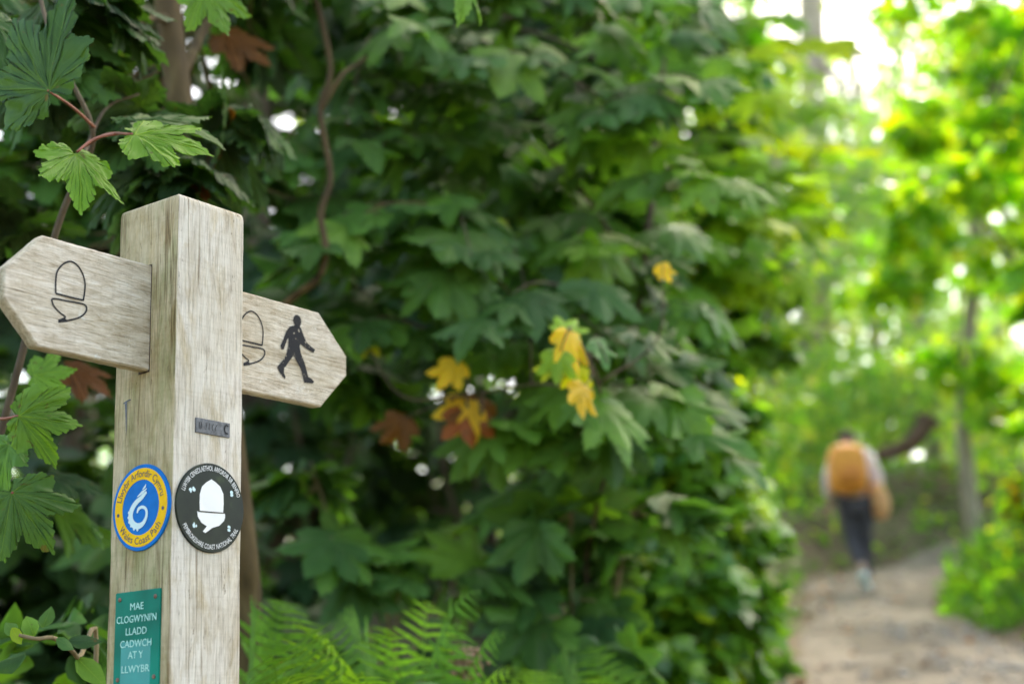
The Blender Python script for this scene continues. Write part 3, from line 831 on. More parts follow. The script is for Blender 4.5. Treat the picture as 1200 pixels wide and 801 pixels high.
# --- nearest sapling, at the left edge: sharp leaves above and beside the post
y0 = 1.62
near_stem = [gp(-60, 1.95), at(-30, 700, 1.9), at(30, 420, 1.85), at(66, 270, 1.82), at(90, 205, 1.8), at(108, 150, 1.78), at(60, 40, 1.75), at(20, -120, 1.8)]
near = thing('sycamore_sapling', 'nearest sycamore sapling, sharp toothed leaves with red stalks above the left arm', 'sapling', tuple(near_stem[0]))
mb = MB(); limb(mb, near_stem, .006, .0025)
limb(mb, [at(85, 212, 1.8), at(120, 130, 1.95), at(165, 110, 2.0)], .003, .002)
mb.build('trunk', M['bark'], near)
for a in ([at(100, 170, 1.78), at(125, 157, 1.68), at(156, 157, 1.62)], [at(140, 156, 1.66), at(112, 162, 1.64), at(90, 178, 1.62)], [at(110, 148, 1.78), at(85, 125, 1.7), at(57, 106, 1.62)],
          [at(-25, 478, 1.75), at(0, 490, 1.7), at(22, 487, 1.68)], [at(-10, 600, 1.85), at(0, 585, 1.7), at(14, 577, 1.66)]):
    mb = MB(); limb(mb, a, .0022, .0016, 6); mb.build('leaf_stalk', M['petiole'], near)
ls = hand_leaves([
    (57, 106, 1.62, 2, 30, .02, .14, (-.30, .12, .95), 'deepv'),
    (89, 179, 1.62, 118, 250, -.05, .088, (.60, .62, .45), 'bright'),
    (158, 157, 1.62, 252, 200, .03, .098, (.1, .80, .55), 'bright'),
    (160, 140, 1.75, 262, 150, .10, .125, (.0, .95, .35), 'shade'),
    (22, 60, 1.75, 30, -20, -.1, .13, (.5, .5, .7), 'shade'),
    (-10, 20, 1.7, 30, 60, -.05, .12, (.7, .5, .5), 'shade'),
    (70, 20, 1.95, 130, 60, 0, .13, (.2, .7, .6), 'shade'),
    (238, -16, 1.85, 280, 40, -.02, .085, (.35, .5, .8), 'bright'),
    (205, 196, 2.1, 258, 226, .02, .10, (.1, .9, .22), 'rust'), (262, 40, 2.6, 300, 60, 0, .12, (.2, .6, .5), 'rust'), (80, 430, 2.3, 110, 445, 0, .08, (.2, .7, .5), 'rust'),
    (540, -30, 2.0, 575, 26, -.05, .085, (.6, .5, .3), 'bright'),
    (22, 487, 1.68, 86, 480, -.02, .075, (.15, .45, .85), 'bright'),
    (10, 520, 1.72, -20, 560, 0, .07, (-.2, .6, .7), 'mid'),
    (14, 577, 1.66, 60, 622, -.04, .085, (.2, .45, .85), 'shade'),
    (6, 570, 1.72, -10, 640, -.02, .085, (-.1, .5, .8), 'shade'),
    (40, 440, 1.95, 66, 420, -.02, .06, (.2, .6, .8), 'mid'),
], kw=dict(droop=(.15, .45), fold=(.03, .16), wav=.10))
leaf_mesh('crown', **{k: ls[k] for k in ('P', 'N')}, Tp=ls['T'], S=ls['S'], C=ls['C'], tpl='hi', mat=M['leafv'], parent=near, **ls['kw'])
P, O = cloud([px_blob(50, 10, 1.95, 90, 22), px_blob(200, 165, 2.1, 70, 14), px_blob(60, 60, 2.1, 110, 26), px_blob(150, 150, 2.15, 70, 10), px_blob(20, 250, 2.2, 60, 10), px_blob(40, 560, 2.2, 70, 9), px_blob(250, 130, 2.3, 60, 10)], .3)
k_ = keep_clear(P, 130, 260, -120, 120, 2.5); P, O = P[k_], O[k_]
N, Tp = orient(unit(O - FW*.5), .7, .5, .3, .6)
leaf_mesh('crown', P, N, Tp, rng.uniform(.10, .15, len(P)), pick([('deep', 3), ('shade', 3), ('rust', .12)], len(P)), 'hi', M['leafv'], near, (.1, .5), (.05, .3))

# --- young tree whose trunk leans behind the post
tr = [gp(296, 2.55), at(290, 760, 2.55), at(284, 650, 2.52), at(262, 480, 2.5), at(234, 280, 2.46), at(212, 115, 2.42), at(196, 10, 2.4), at(175, -160, 2.38)]
branches = [([at(198, 22, 2.4), at(178, 22, 2.32), at(130, 34, 2.2), at(60, 34, 2.1), at(20, 50, 2.0)], .009, .004),
            ([at(212, 90, 2.42), at(250, 20, 2.6), at(330, -40, 2.8)], .012, .006)]
lf = blob_leaves([px_blob(100, 20, 2.6, 150, 34), px_blob(270, 230, 3.0, 100, 20), px_blob(330, 20, 2.9, 90, 16), px_blob(180, -120, 2.6, 250, 60, rz=80), px_blob(60, 330, 2.9, 130, 46), px_blob(40, 190, 2.8, 110, 36)],
                 [('deep', 4), ('shade', 4), ('rust', .2)], (.11, .17), toward=-FW*.5)
k_ = keep_clear(lf['P'], 140, 260, -140, 125, 2.5)
for q_ in ('P', 'N', 'T', 'S', 'C'): lf[q_] = lf[q_][k_]
plant('sycamore_tree', 'young sycamore whose brown trunk leans behind the post', 'tree', [(tr, .027, .024)] + branches, [lf], 'olive', twigs=3)

# --- sapling with the crooked tan stem right of the post
st = [gp(268, 2.95), at(268, 640, 2.9), at(262, 520, 2.85), at(285, 410, 2.8), at(338, 352, 2.78), at(372, 325, 2.75), at(381, 290, 2.75), at(376, 250, 2.75), at(387, 205, 2.75), at(375, 130, 2.75), at(386, 75, 2.77), at(360, -30, 2.8)]
l1, s1 = sprays((320, 520, -60, 360), 11, (2.9, 3.4), (-.1, -.8, -.15), [('shade', 3), ('mid', 4), ('bright', .5)], (.08, .17), 6, per=(8, 13))
lf = blob_leaves([px_blob(360, 440, 3.5, 90, 24), px_blob(400, -60, 3.3, 170, 30)], [('shade', 3), ('mid', 2)], (.12, .18), toward=-FW*.6 + RC*.2)
plant('sycamore_sapling', 'crooked thin tan sapling stem just right of the post', 'sapling',
      [(st, .010, .006), ([at(375, 130, 2.75), at(398, 90, 2.75), at(412, 78, 2.8), at(470, 40, 3.0)], .006, .003)] + s1, [l1, lf], 'olive', twigs=3)

# --- the big middle sapling
st = [gp(690, 3.6), at(680, 750, 3.6), at(690, 620, 3.6), at(708, 500, 3.6), at(740, 400, 3.65), at(762, 240, 3.7), at(775, 60, 3.8), at(780, -90, 3.9)]
br = [(st, .016, .009), ([at(700, 560, 3.6), at(640, 400, 3.5), at(560, 300, 3.4)], .007, .003), ([at(750, 330, 3.68), at(680, 220, 3.5), at(600, 150, 3.4)], .007, .003),
      ([at(768, 140, 3.75), at(680, 60, 3.6), at(560, 20, 3.5)], .007, .003), ([at(708, 500, 3.6), at(750, 512, 3.5), at(790, 480, 3.45)], .005, .003)]
PM = [('deep', 1), ('shade', 3), ('mid', 5), ('bright', 1.1)]
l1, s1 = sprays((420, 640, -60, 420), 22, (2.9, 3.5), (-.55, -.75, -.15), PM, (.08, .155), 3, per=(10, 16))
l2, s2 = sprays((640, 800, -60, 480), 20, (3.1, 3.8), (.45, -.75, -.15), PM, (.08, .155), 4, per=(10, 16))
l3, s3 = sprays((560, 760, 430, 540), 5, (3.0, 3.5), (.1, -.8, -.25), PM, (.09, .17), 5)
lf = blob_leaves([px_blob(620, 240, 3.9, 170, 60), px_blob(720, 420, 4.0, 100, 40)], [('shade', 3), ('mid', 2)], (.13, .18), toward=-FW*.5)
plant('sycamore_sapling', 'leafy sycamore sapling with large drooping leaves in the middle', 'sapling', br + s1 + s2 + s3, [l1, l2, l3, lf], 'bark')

# --- the small sapling that has begun to turn yellow
st = [gp(700, 3.5), at(688, 720, 3.4), at(694, 620, 3.3), at(712, 540, 3.2), at(704, 470, 2.95), at(690, 425, 2.75), at(668, 385, 2.66)]
ls = hand_leaves([
    (655, 412, 2.60, 652, 455, -0.05, 0.066, (.1, .5, .8), 'bright'), (650, 420, 2.61, 630, 445, -0.03, 0.053, (-.2, .6, .7), 'yellow'), (660, 388, 2.64, 688, 350, 0.05, 0.070, (.1, .7, .6), 'bright'),
    (668, 388, 2.62, 706, 438, -0.04, 0.082, (.60, .55, .5), 'autumn'), (684, 452, 2.60, 712, 506, -0.05, 0.069, (.75, .35, .5), 'autumn'),
    (676, 430, 2.64, 690, 470, -0.03, 0.048, (.3, .5, .8), 'yellow'), (700, 400, 2.66, 722, 440, 0, 0.062, (.6, .6, .5), 'mid'),
    (534, 425, 2.86, 512, 462, 0, 0.071, (-.1, .5, .8), 'autumn'), (550, 470, 2.94, 522, 510, -0.05, 0.088, (.2, .5, .8), 'autumn'),
    (560, 468, 2.96, 566, 520, -0.05, 0.097, (.5, .4, .7), 'rust'), (545, 480, 2.94, 560, 530, -0.05, 0.088, (.3, .4, .8), 'orange'),
    (475, 490, 3.02, 450, 525, 0, 0.079, (.1, .5, .8), 'rust'), (425, 395, 2.94, 440, 412, 0, 0.053, (.1, .6, .7), 'yellow'),
    (775, 310, 2.86, 786, 328, 0, 0.044, (.1, .6, .7), 'autumn'), (590, 258, 3.2, 598, 284, 0, .05, (.6, .6, .4), 'yellow')], 'syc', 'leaf')
plant('sycamore_sapling', 'thin low sapling carrying the few bright yellow and orange leaves', 'sapling',
      [(st, .006, .003), ([at(704, 470, 2.95), at(640, 450, 2.95), at(545, 462, 2.93)], .0035, .002)], [ls], 'bark', twigs=1)

# --- lower saplings, big dull leaves over the ferns
for i, (px, y, blobs, lab) in enumerate([
        (450, 3.4, [px_blob(405, 650, 3.2, 50, 9), px_blob(470, 640, 3.4, 50, 8), px_blob(365, 540, 3.5, 60, 9), px_blob(515, 690, 3.3, 50, 7)], 'low sapling with dull broad leaves just above the ferns'),
        (640, 3.5, [px_blob(670, 600, 3.3, 60, 12), px_blob(740, 600, 3.4, 70, 18), px_blob(640, 700, 3.3, 50, 6), px_blob(740, 690, 3.4, 70, 18), px_blob(700, 760, 3.2, 60, 9)], 'low sapling with pale broad leaves left of the ivy bush')]):
    b = gp(px, y)
    stems = [([b, b + V3(.02, .02, .35), b + V3(-.02, -.03, .75)], .008, .005)]
    for c, r, n in blobs: stems.append(([b + V3(.01, 0, .4), (np.array(c)+b)/2 + V3(0, 0, .2), np.array(c)], .005, .002))
    lf = blob_leaves(blobs, [('shade', 3), ('mid', 3)], (.12, .17), toward=-FW*.7+RC*.2, hang=.5)
    plant('sycamore_sapling', lab, 'sapling', stems, [lf], 'twig', twigs=3)

# --- ivy and shrub mass between the saplings and the path
def shrub(name, label, b, blobs, pal, size, tpl, mat, group=None, bark='bark', nstem=6, cat='shrub', **kw):
    stems = []
    b = np.array(b, float); reseed(*b)
    for i in range(nstem):
        c = np.array(blobs[i % len(blobs)][0], float); 
        m_ = (b + c)/2 + rng.normal(0, .12, 3) + V3(0, 0, .1)
        stems.append(([b + rng.normal(0, .04, 3)*V3(1, 1, 0), m_, c + rng.normal(0, .1, 3)], .016 if tpl != 'far' else .03, .005))
    lf = blob_leaves(blobs, pal, size, tpl, mat, **kw)
    return plant(name, label, cat, stems, [lf], bark, group, base=b)

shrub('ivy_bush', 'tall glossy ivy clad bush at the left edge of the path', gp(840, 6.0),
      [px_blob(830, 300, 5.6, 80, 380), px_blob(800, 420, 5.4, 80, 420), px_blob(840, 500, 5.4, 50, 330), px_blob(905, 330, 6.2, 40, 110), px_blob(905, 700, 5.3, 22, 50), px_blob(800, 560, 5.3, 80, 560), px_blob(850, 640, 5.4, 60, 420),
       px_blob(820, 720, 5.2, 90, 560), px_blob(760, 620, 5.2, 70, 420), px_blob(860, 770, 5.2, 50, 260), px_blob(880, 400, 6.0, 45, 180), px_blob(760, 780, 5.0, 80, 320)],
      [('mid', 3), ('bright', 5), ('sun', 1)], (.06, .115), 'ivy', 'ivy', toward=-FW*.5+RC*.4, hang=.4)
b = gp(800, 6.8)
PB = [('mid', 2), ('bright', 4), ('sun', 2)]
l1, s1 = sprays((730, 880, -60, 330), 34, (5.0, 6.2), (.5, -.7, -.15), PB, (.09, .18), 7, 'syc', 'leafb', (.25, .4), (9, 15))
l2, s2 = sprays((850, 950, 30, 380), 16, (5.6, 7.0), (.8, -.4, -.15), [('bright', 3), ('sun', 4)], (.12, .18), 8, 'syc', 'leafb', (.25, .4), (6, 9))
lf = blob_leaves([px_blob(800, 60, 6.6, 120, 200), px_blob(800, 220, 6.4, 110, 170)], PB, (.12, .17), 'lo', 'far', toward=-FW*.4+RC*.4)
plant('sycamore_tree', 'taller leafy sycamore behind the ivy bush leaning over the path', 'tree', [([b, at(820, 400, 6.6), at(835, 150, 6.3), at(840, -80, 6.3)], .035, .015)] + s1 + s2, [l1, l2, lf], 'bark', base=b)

# --- dark thicket behind the saplings
DK = 'dark shrubs packed together in the deep shade behind the saplings'
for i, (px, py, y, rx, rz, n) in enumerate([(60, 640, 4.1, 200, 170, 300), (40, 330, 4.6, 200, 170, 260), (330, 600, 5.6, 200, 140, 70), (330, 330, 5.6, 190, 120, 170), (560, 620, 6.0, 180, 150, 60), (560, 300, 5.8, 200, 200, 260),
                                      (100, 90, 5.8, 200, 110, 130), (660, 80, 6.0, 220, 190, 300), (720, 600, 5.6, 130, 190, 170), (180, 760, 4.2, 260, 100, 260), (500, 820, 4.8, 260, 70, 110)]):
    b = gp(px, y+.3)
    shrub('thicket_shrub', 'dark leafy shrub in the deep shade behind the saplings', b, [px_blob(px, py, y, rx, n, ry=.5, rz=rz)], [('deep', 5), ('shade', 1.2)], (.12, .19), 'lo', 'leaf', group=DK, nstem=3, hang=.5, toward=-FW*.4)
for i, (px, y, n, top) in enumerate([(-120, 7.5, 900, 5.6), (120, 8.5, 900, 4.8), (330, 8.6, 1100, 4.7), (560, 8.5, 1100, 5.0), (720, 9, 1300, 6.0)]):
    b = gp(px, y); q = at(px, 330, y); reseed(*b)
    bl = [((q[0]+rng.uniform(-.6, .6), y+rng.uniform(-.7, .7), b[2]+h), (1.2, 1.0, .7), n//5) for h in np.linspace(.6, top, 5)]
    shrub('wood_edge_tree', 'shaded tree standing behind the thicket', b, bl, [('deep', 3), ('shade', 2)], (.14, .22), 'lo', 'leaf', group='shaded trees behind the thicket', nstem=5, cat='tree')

# --- bramble at the lower left
b = gp(60, 1.95)
lf = hand_leaves([(18, 742, 1.72, 0, 722, 0, .028, (0, .6, .7), 'mid'), (50, 735, 1.72, 58, 706, .02, .03, (0, .5, .8), 'shade'), (66, 748, 1.72, 76, 740, -.02, .024, (.2, .6, .7), 'mid'),
                  (40, 745, 1.74, 20, 700, .03, .04, (0, .5, .8), 'mid'), (14, 735, 1.72, 24, 745, -.02, .025, (0, .6, .7), 'sun'), (80, 750, 1.8, 120, 745, 0, .04, (0, .7, .6), 'shade'),
                  (90, 770, 1.8, 118, 800, 0, .05, (0, .7, .6), 'mid'), (30, 765, 1.85, 0, 790, 0, .05, (0, .7, .6), 'shade')], 'oval', 'leafv')
P, O = cloud([px_blob(60, 790, 2.1, 110, 60), px_blob(110, 700, 2.3, 50, 24)], .3); N, Tp = orient(O, .8, .4, .3, .3)
lf2 = dict(P=P, N=N, T=Tp, S=rng.uniform(.05, .08, len(P)), C=pick([('shade', 2), ('mid', 2)], len(P)), tpl='oval', mat='leaf')
plant('bramble', 'small bramble with a pale bent stem left of the plaque', 'bramble', [([b, at(108, 815, 1.9), at(88, 770, 1.8), at(62, 748, 1.74), at(40, 748, 1.72), at(20, 744, 1.72)], .0035, .0022)], [lf, lf2], 'twig', crown='leaves', trunk='stem')

# --- ferns
def frond(mb_v, base, tip, wscale=1.0, lift=.8, bright=1.0):
    """one frond: a rachis arching from base to tip, with tapering toothed pinnae"""
    vs, fs, cs = mb_v
    col = np.array(PAL['fern'][rng.integers(3)])*rng.uniform(.85, 1.25)*bright
    base, tip = np.array(base, float), np.array(tip, float); dist = np.linalg.norm(tip-base)
    ctl = base*.72 + tip*.28 + V3(0, 0, 1)*dist*lift*.62; ctl[2] = max(ctl[2], tip[2]+.02)
    seg = 26; tt = np.linspace(0, 1, seg+1)[:, None]
    pts = base*(1-tt)**2 + 2*ctl*tt*(1-tt) + tip*tt**2
    hd = tip-base; hd[2] = 0; hd = unit(hd + 1e-6); sidev = V3(-hd[1], hd[0], 0); sidev = unit(sidev + V3(0, 0, rng.normal(0, .2) - 1.1*abs(hd[0])*(1 if sidev[1] < 0 else -1)))
    length = np.sum(np.linalg.norm(np.diff(pts, axis=0), axis=1))
    def quad(a_, b_, c_, d_, k):
        i = len(vs); vs.extend([a_, b_, c_, d_]); fs.append((i, i+1, i+2, i+3)); cs.extend([col*k]*4)
    for i in range(seg):
        t = i/seg; w_ = .0024*(1-t*.8); quad(pts[i]-sidev*w_, pts[i]+sidev*w_, pts[i+1]+sidev*w_, pts[i+1]-sidev*w_, .9)
    for i in range(5, seg):
        for h in (0,):
            t = (i+h)/seg; c = pts[i]*(1-h)+pts[i+1]*h
            tan = unit(pts[min(i+1, seg)]-pts[i-1]); nr = np.cross(tan, sidev); nr = nr if nr[2] > 0 else -nr
            L_ = length*.155*wscale*(math.sin(math.pi*min(1, (t-.12)/.88)**.62)*.95+.05)*rng.uniform(.82, 1.08)
            for s in (-1, 1):
                if rng.uniform() < .03: continue
                pd = unit(sidev*s + tan*.42 - nr*.10 + rng.normal(0, .07, 3)); m_ = 9; curl = rng.uniform(.1, .5)
                wd = unit(np.cross(pd, nr))
                for k in range(m_):
                    u0, u1 = k/m_, (k+1.02)/m_; wv = L_*.085*(1-u0)**.7
                    q0, q1 = c + pd*L_*u0 - nr*L_*curl*u0*u0, c + pd*L_*u1 - nr*L_*curl*u1*u1
                    kk = rng.uniform(.8, 1.2)
                    quad(q0, q0+wd*wv+pd*wv*.4, q1+wd*wv*.7+pd*wv*.4, q1, kk); quad(q1, q1-wd*wv*.7+pd*wv*.4, q0-wd*wv+pd*wv*.4, q0, kk)

def fern(label, px, y, tips, lift=.8, bright=1.0):
    b = gp(px, y) + V3(0, 0, .03); reseed(px, y)
    t = thing('fern', label, 'fern', tuple(b))
    for (tx, ty, dy, w_) in tips:
        vs, fs, cs = [], [], []
        frond((vs, fs, cs), b + rng.normal(0, .02, 3)*V3(1, 1, 0), at(tx, ty, y+dy), w_, lift, bright)
        me = bpy.data.meshes.new('frond'); me.from_pydata([tuple(np.array(v)-b) for v in vs], [], fs)
        a = me.attributes.new('Col', 'FLOAT_COLOR', 'POINT')
        a.data.foreach_set('color', np.concatenate([np.array(cs), np.ones((len(cs), 1))], 1).astype(np.float32).ravel())
        me.update(); link('frond', me, M['fern'], t, False)
    return t
fern('upright bright fern right beside the post', 320, 2.3, [(300, 715, 0, 1), (335, 705, .15, 1), (365, 740, -.1, 1), (315, 765, -.35, 1.1), (390, 760, .2, 1), (345, 790, -.4, 1)], .55)
fern('yellow green fern right of the upright one, fronds curling left', 440, 2.4, [(366, 740, -.15, 1.1), (392, 725, .1, 1), (445, 745, .2, .9), (350, 800, -.3, 1), (480, 770, .1, 1), (420, 785, -.4, 1.1)], .6)
fern('fern sending long arching fronds to the right', 470, 2.5, [(595, 742, 0, .75), (566, 692, .05, .66), (505, 705, .15, .7), (602, 785, -.1, .75), (450, 735, -.1, .8), (540, 730, .1, .7)], .80, 1.4)
fern('fern below the pale low sapling', 690, 2.9, [(645, 770, .1, 1), (725, 785, 0, 1), (690, 757, .2, .9), (620, 800, -.2, 1), (700, 790, -.3, 1)], .55)
fern('low fern at the foot of the dry seed head', 590, 2.6, [(570, 792, .2, .8), (630, 785, .1, .9), (600, 780, .3, .8), (650, 806, 0, .9)], .55)

# --- dry seed head and a round dock leaf among the ferns
b = gp(545, 2.6); top = at(545, 752, 2.6)
sh = thing('dry_seed_head', 'dry pinkish brown seed head standing among the ferns', 'wild flower', tuple(b))
mb = MB(); limb(mb, [b, (b+top)/2 + V3(.02, 0, 0), top], .003, .002, 6); mb.build('stem', M['twig'], sh)
mb = MB()
for k in range(130):
    q = at(545 + rng.normal(0, 10), 780 + rng.normal(0, 10), 2.6 + rng.normal(0, .012)); r = rng.uniform(.003, .006)
    mb.add([q+V3(r, 0, 0), q+V3(-r, 0, 0), q+V3(0, r, 0), q+V3(0, -r, 0), q+V3(0, 0, r), q+V3(0, 0, -r)], [(0, 2, 4), (2, 1, 4), (1, 3, 4), (3, 0, 4), (2, 0, 5), (1, 2, 5), (3, 1, 5), (0, 3, 5)])
for k in range(14):
    q = at(545 + rng.normal(0, 10), 775 + rng.normal(0, 14), 2.6); mb.tube([at(545, 800, 2.6), q], [.0012, .0008], 4)
mb.build('seed_cluster', noisy('dry_seed', [(.3, (.22, .12, .07)), (.7, (.50, .34, .20))], 90, .8), sh)
b = gp(505, 2.3)
plant('dock', 'single rounded green dock leaf at the bottom edge below the ferns', 'weed', [([b, b+V3(0, 0, .2), at(495, 815, 2.3)], .003, .002)],
      [hand_leaves([(480, 815, 2.3, 530, 788, .06, .075, (.1, .8, .5), 'mid'), (500, 830, 2.32, 560, 840, 0, .08, (.1, .8, .5), 'mid')], 'oval', 'leafv')], 'twig', crown='leaves', trunk='stem')

# ------------------------------------------------------------------ the sunlit wood beyond
def far_tree(name, label, b, trunk_pts, r0, r1, blobs, pal, size=(.12, .2), bark='greybark', group=None, tpl='oval', up=.6, hang=.4, rnd=.5):
    reseed(*b)
    b = np.array(b, float); stems = [([b] + [np.array(p, float) for p in trunk_pts], r0, r1)]
    tp = [b] + [np.array(p, float) for p in trunk_pts]
    for c, r, n in blobs:
        s = tp[max(1, min(len(tp)-1, int(rng.integers(1, len(tp)))))] if len(tp) > 1 else b
        stems.append(([s, (s+np.array(c))/2 + V3(0, 0, .3), np.array(c)], max(.02, r1*.6), .01))
    lf = blob_leaves(blobs, pal, size, tpl, 'far', up=up, out=.35, rnd=rnd, hang=hang, clump=.32)
    return plant(name, label, 'tree', stems, [lf], bark, group, base=b)

# thin pale tree on the right bank
y = 14.5
b = gp(1128, y); 
far_tree('birch_tree', 'slender pale trunked young tree on the right bank, yellowing leaves', b,
         [at(1130, 520, y), at(1133, 420, y), at(1146, 290, y), at(1156, 190, y), at(1165, 60, y), at(1168, -150, y)], .085, .05,
         [px_blob(1150, 160, y, 90, 420), px_blob(1080, 240, y-1, 70, 220), px_blob(1190, 60, y, 80, 300), px_blob(1050, 330, y-1, 60, 150), px_blob(1075, 150, y-2, 50, 110), px_blob(1180, 300, y-.5, 60, 180), px_blob(1120, 420, y, 60, 140), px_blob(1190, 460, y-.5, 60, 200), px_blob(1130, 60, y+1, 60, 120)],
         [('yellow', .7), ('sun', 5), ('bright', 1.5)], (.13, .2), 'greybark', tpl='lo')
# overhanging branch of a near tree, right side
y = 9.5
b = gp(1290, y)
far_tree('hazel_tree', 'leafy hazel reaching in from the right edge of the photo', b, [at(1290, 500, y), at(1280, 250, y), at(1260, 20, y), at(1240, -200, y)], .06, .03,
         [px_blob(1210, 200, y, 70, 120), px_blob(1230, 350, y, 60, 90), px_blob(1180, 20, y, 90, 130), px_blob(1230, 480, y, 60, 110), px_blob(1120, -60, y, 120, 160), px_blob(1160, 150, y-.5, 60, 60), px_blob(1110, 220, y, 50, 40)], [('sun', 4), ('yellow', .6), ('bright', 2)], (.12, .18), 'bark', tpl='lo')
# big grey trunk in the glare
y = 24
b = gp(955, y)
far_tree('beech_tree', 'hazy grey trunk high in the bright gap above the path', b, [at(955, 430, y), at(955, 200, y), at(952, 60, y), at(948, -120, y), at(945, -300, y)], .32, .2,
         [px_blob(880, 140, y-2, 80, 420), px_blob(1030, 190, y-1, 90, 480), px_blob(960, 250, y-2, 80, 420), px_blob(950, 150, y-1, 60, 120), px_blob(1060, 30, y-1, 50, 160), px_blob(895, 90, y-1, 40, 140), px_blob(1090, 110, y, 70, 240), px_blob(860, 20, y, 70, 260), px_blob(960, -170, y, 260, 800)], [('sun', 4), ('bright', 2)], (.16, .28), 'greybark')
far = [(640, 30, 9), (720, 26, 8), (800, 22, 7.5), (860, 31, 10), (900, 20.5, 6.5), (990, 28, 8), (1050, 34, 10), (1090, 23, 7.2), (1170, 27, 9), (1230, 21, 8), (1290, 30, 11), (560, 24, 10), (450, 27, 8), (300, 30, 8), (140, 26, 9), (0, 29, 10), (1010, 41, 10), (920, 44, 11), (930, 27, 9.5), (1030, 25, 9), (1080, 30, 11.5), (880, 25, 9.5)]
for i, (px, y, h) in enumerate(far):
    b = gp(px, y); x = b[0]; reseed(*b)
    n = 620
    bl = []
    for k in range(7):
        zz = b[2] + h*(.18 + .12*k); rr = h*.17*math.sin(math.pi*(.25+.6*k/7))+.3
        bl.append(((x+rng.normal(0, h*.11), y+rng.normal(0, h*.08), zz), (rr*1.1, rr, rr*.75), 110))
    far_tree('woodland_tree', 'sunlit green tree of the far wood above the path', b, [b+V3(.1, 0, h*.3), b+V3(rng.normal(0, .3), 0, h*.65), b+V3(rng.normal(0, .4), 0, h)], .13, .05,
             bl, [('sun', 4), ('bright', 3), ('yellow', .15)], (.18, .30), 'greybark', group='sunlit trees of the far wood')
# tall trees added with out-of-view crowns set between sun and saplings for shade
for (x, y, h, tx, ty, n) in [(2.1, 9.2, 11.4, -.9, 9.6, 120), (1.2, 7.2, 11.0, -1.4, 7.8, 120), (-3.0, 9.5, 12, -3.0, 9.5, 170), (-4.8, 6.0, 11, -4.8, 6.0, 170)]:
    b = V3(tx, ty, gz(tx, ty)); reseed(*b)
    bl = [((x+rng.normal(0, 1.0), y+rng.normal(0, 1.0), h-2.2+rng.uniform(-.6, 1.6)), (1.6, 1.6, .7), n) for k in range(5)]
    far_tree('added_shade_tree', 'tall tree added to shade the saplings, crown out of view', b, [b+V3(0, .1, h*.35), V3((x+tx)/2, (y+ty)/2, h*.72), V3(x, y, h)], .12, .05, bl, [('mid', 2), ('bright', 2)], (.2, .3), 'bark', group='tall trees added to shade the saplings', tpl='lo')

# undergrowth on the bank and verges
UG = 'sunlit undergrowth shrubs along the bank behind the path'
for i, (px, py, y, rx, rz, n) in enumerate([(850, 500, 13, 50, 70, 300), (900, 500, 18.5, 50, 60, 380), (880, 600, 16, 28, 40, 160), (980, 450, 21, 80, 50, 420), (1060, 440, 22, 70, 50, 420), (1180, 500, 18, 60, 50, 340),
                                      (930, 590, 19.3, 40, 40, 260), (1040, 480, 21.5, 50, 40, 240), (1120, 470, 22, 60, 40, 300), (1150, 570, 19.6, 50, 40, 240), (970, 520, 20, 60, 40, 300), (1060, 580, 19.8, 50, 30, 160)]):
    b = gp(px, y+.3); q = at(px, py, y)
    shrub('bank_shrub', 'sunlit pale green shrub on the bank behind the walker', b, [(q, (rx/F_PX*y*1.15, .9, rz/F_PX*y*1.1), n)], [('sun', 5), ('bright', 1), ('yellow', 1)], (.12, .22), 'oval', 'far', group=UG, nstem=3, hang=.3, bark='bark')
for (px, py, y, rx, rz, n, lab, pal) in [(1190, 600, 11.2, 26, 50, 160, 'yellowing bush at the right edge beside the grass', [('yellow', 1), ('bright', 2), ('orange', .5)])]:
    shrub('verge_bush', lab, gp(px, y), [px_blob(px, py, y, rx, n, rz=rz)], pal, (.08, .14), 'oval', 'far', nstem=3)

# fallen log and broken stump on the bank
y = 18.6
lg = thing('fallen_log', 'dark fallen log with a broken upturned end on the bank right of the walker', 'log', tuple(at(1060, 530, y)))
mb = MB(); limb(mb, [at(1028, 534, y), at(1052, 527, y), at(1068, 518, y-.1), at(1082, 500, y-.2), at(1086, 488, y-.2)], .09, .14, 10, 6, .03)
limb(mb, [at(1080, 504, y-.15), at(1096, 496, y), at(1104, 500, y)], .08, .03, 8, 6, .02)
mb.build('trunk', noisy('rotten_log', [(.3, (.05, .025, .012)), (.7, (.16, .085, .045))], 9, .9, .5), lg)

# grass on the verge and ground cover: nobody could count it
def tufts(name, label, spots, n, hh, pal, mat='far'):
    P, Tp = [], []
    for k in range(n):
        x, y = spots(); P.append((x, y, height(x, y)-.01))
    P = np.array(P); n = len(P)
    N = unit(rng.normal(0, 1, (n, 3))*V3(1, 1, .2)); Tp = V3(0, 0, 1) + rng.normal(0, .35, (n, 3))
    return P, N, Tp, rng.uniform(*hh, n), pick(pal, n)
def verge():
    while True:
        y = random.uniform(10.6, 15.2); a, b = path_at(y); x = b + abs(random.gauss(0, .8)) + random.uniform(-.06, .05)
        if x < b+2: return x, y
T['blade'] = make_template([(0, 1), (.05, .6), (.045, .2), (.005, 0)], (1,), (0,))
_tufts = tufts
P, N, Tp, S, C = tufts('grass', '', verge, 3000, (.08, .38), [('bright', 3), ('mid', 3), ('sun', .5)])
S = S*np.array([.35 + 1.1*max(0, .5+mnoise.noise((p[0]*1.7, p[1]*1.7, 4)))*max(.35, min(1, (p[0]-path_at(p[1])[1])*2.2)) for p in P])
tag(leaf_mesh('grass', P, N, Tp, S, C, 'blade', M['far'], None, (.1, .8)), 'bright tufted grass on the verge right of the path', 'grass', kind='stuff')
def cover():
    while True:
        y = random.uniform(1.2, 19.5); x = random.uniform(-5, 8); pa = path_at(min(y, 17.9))
        if y > 17.6 or x < pa[0]-.03 or x > pa[1]+.03:
            return x, y
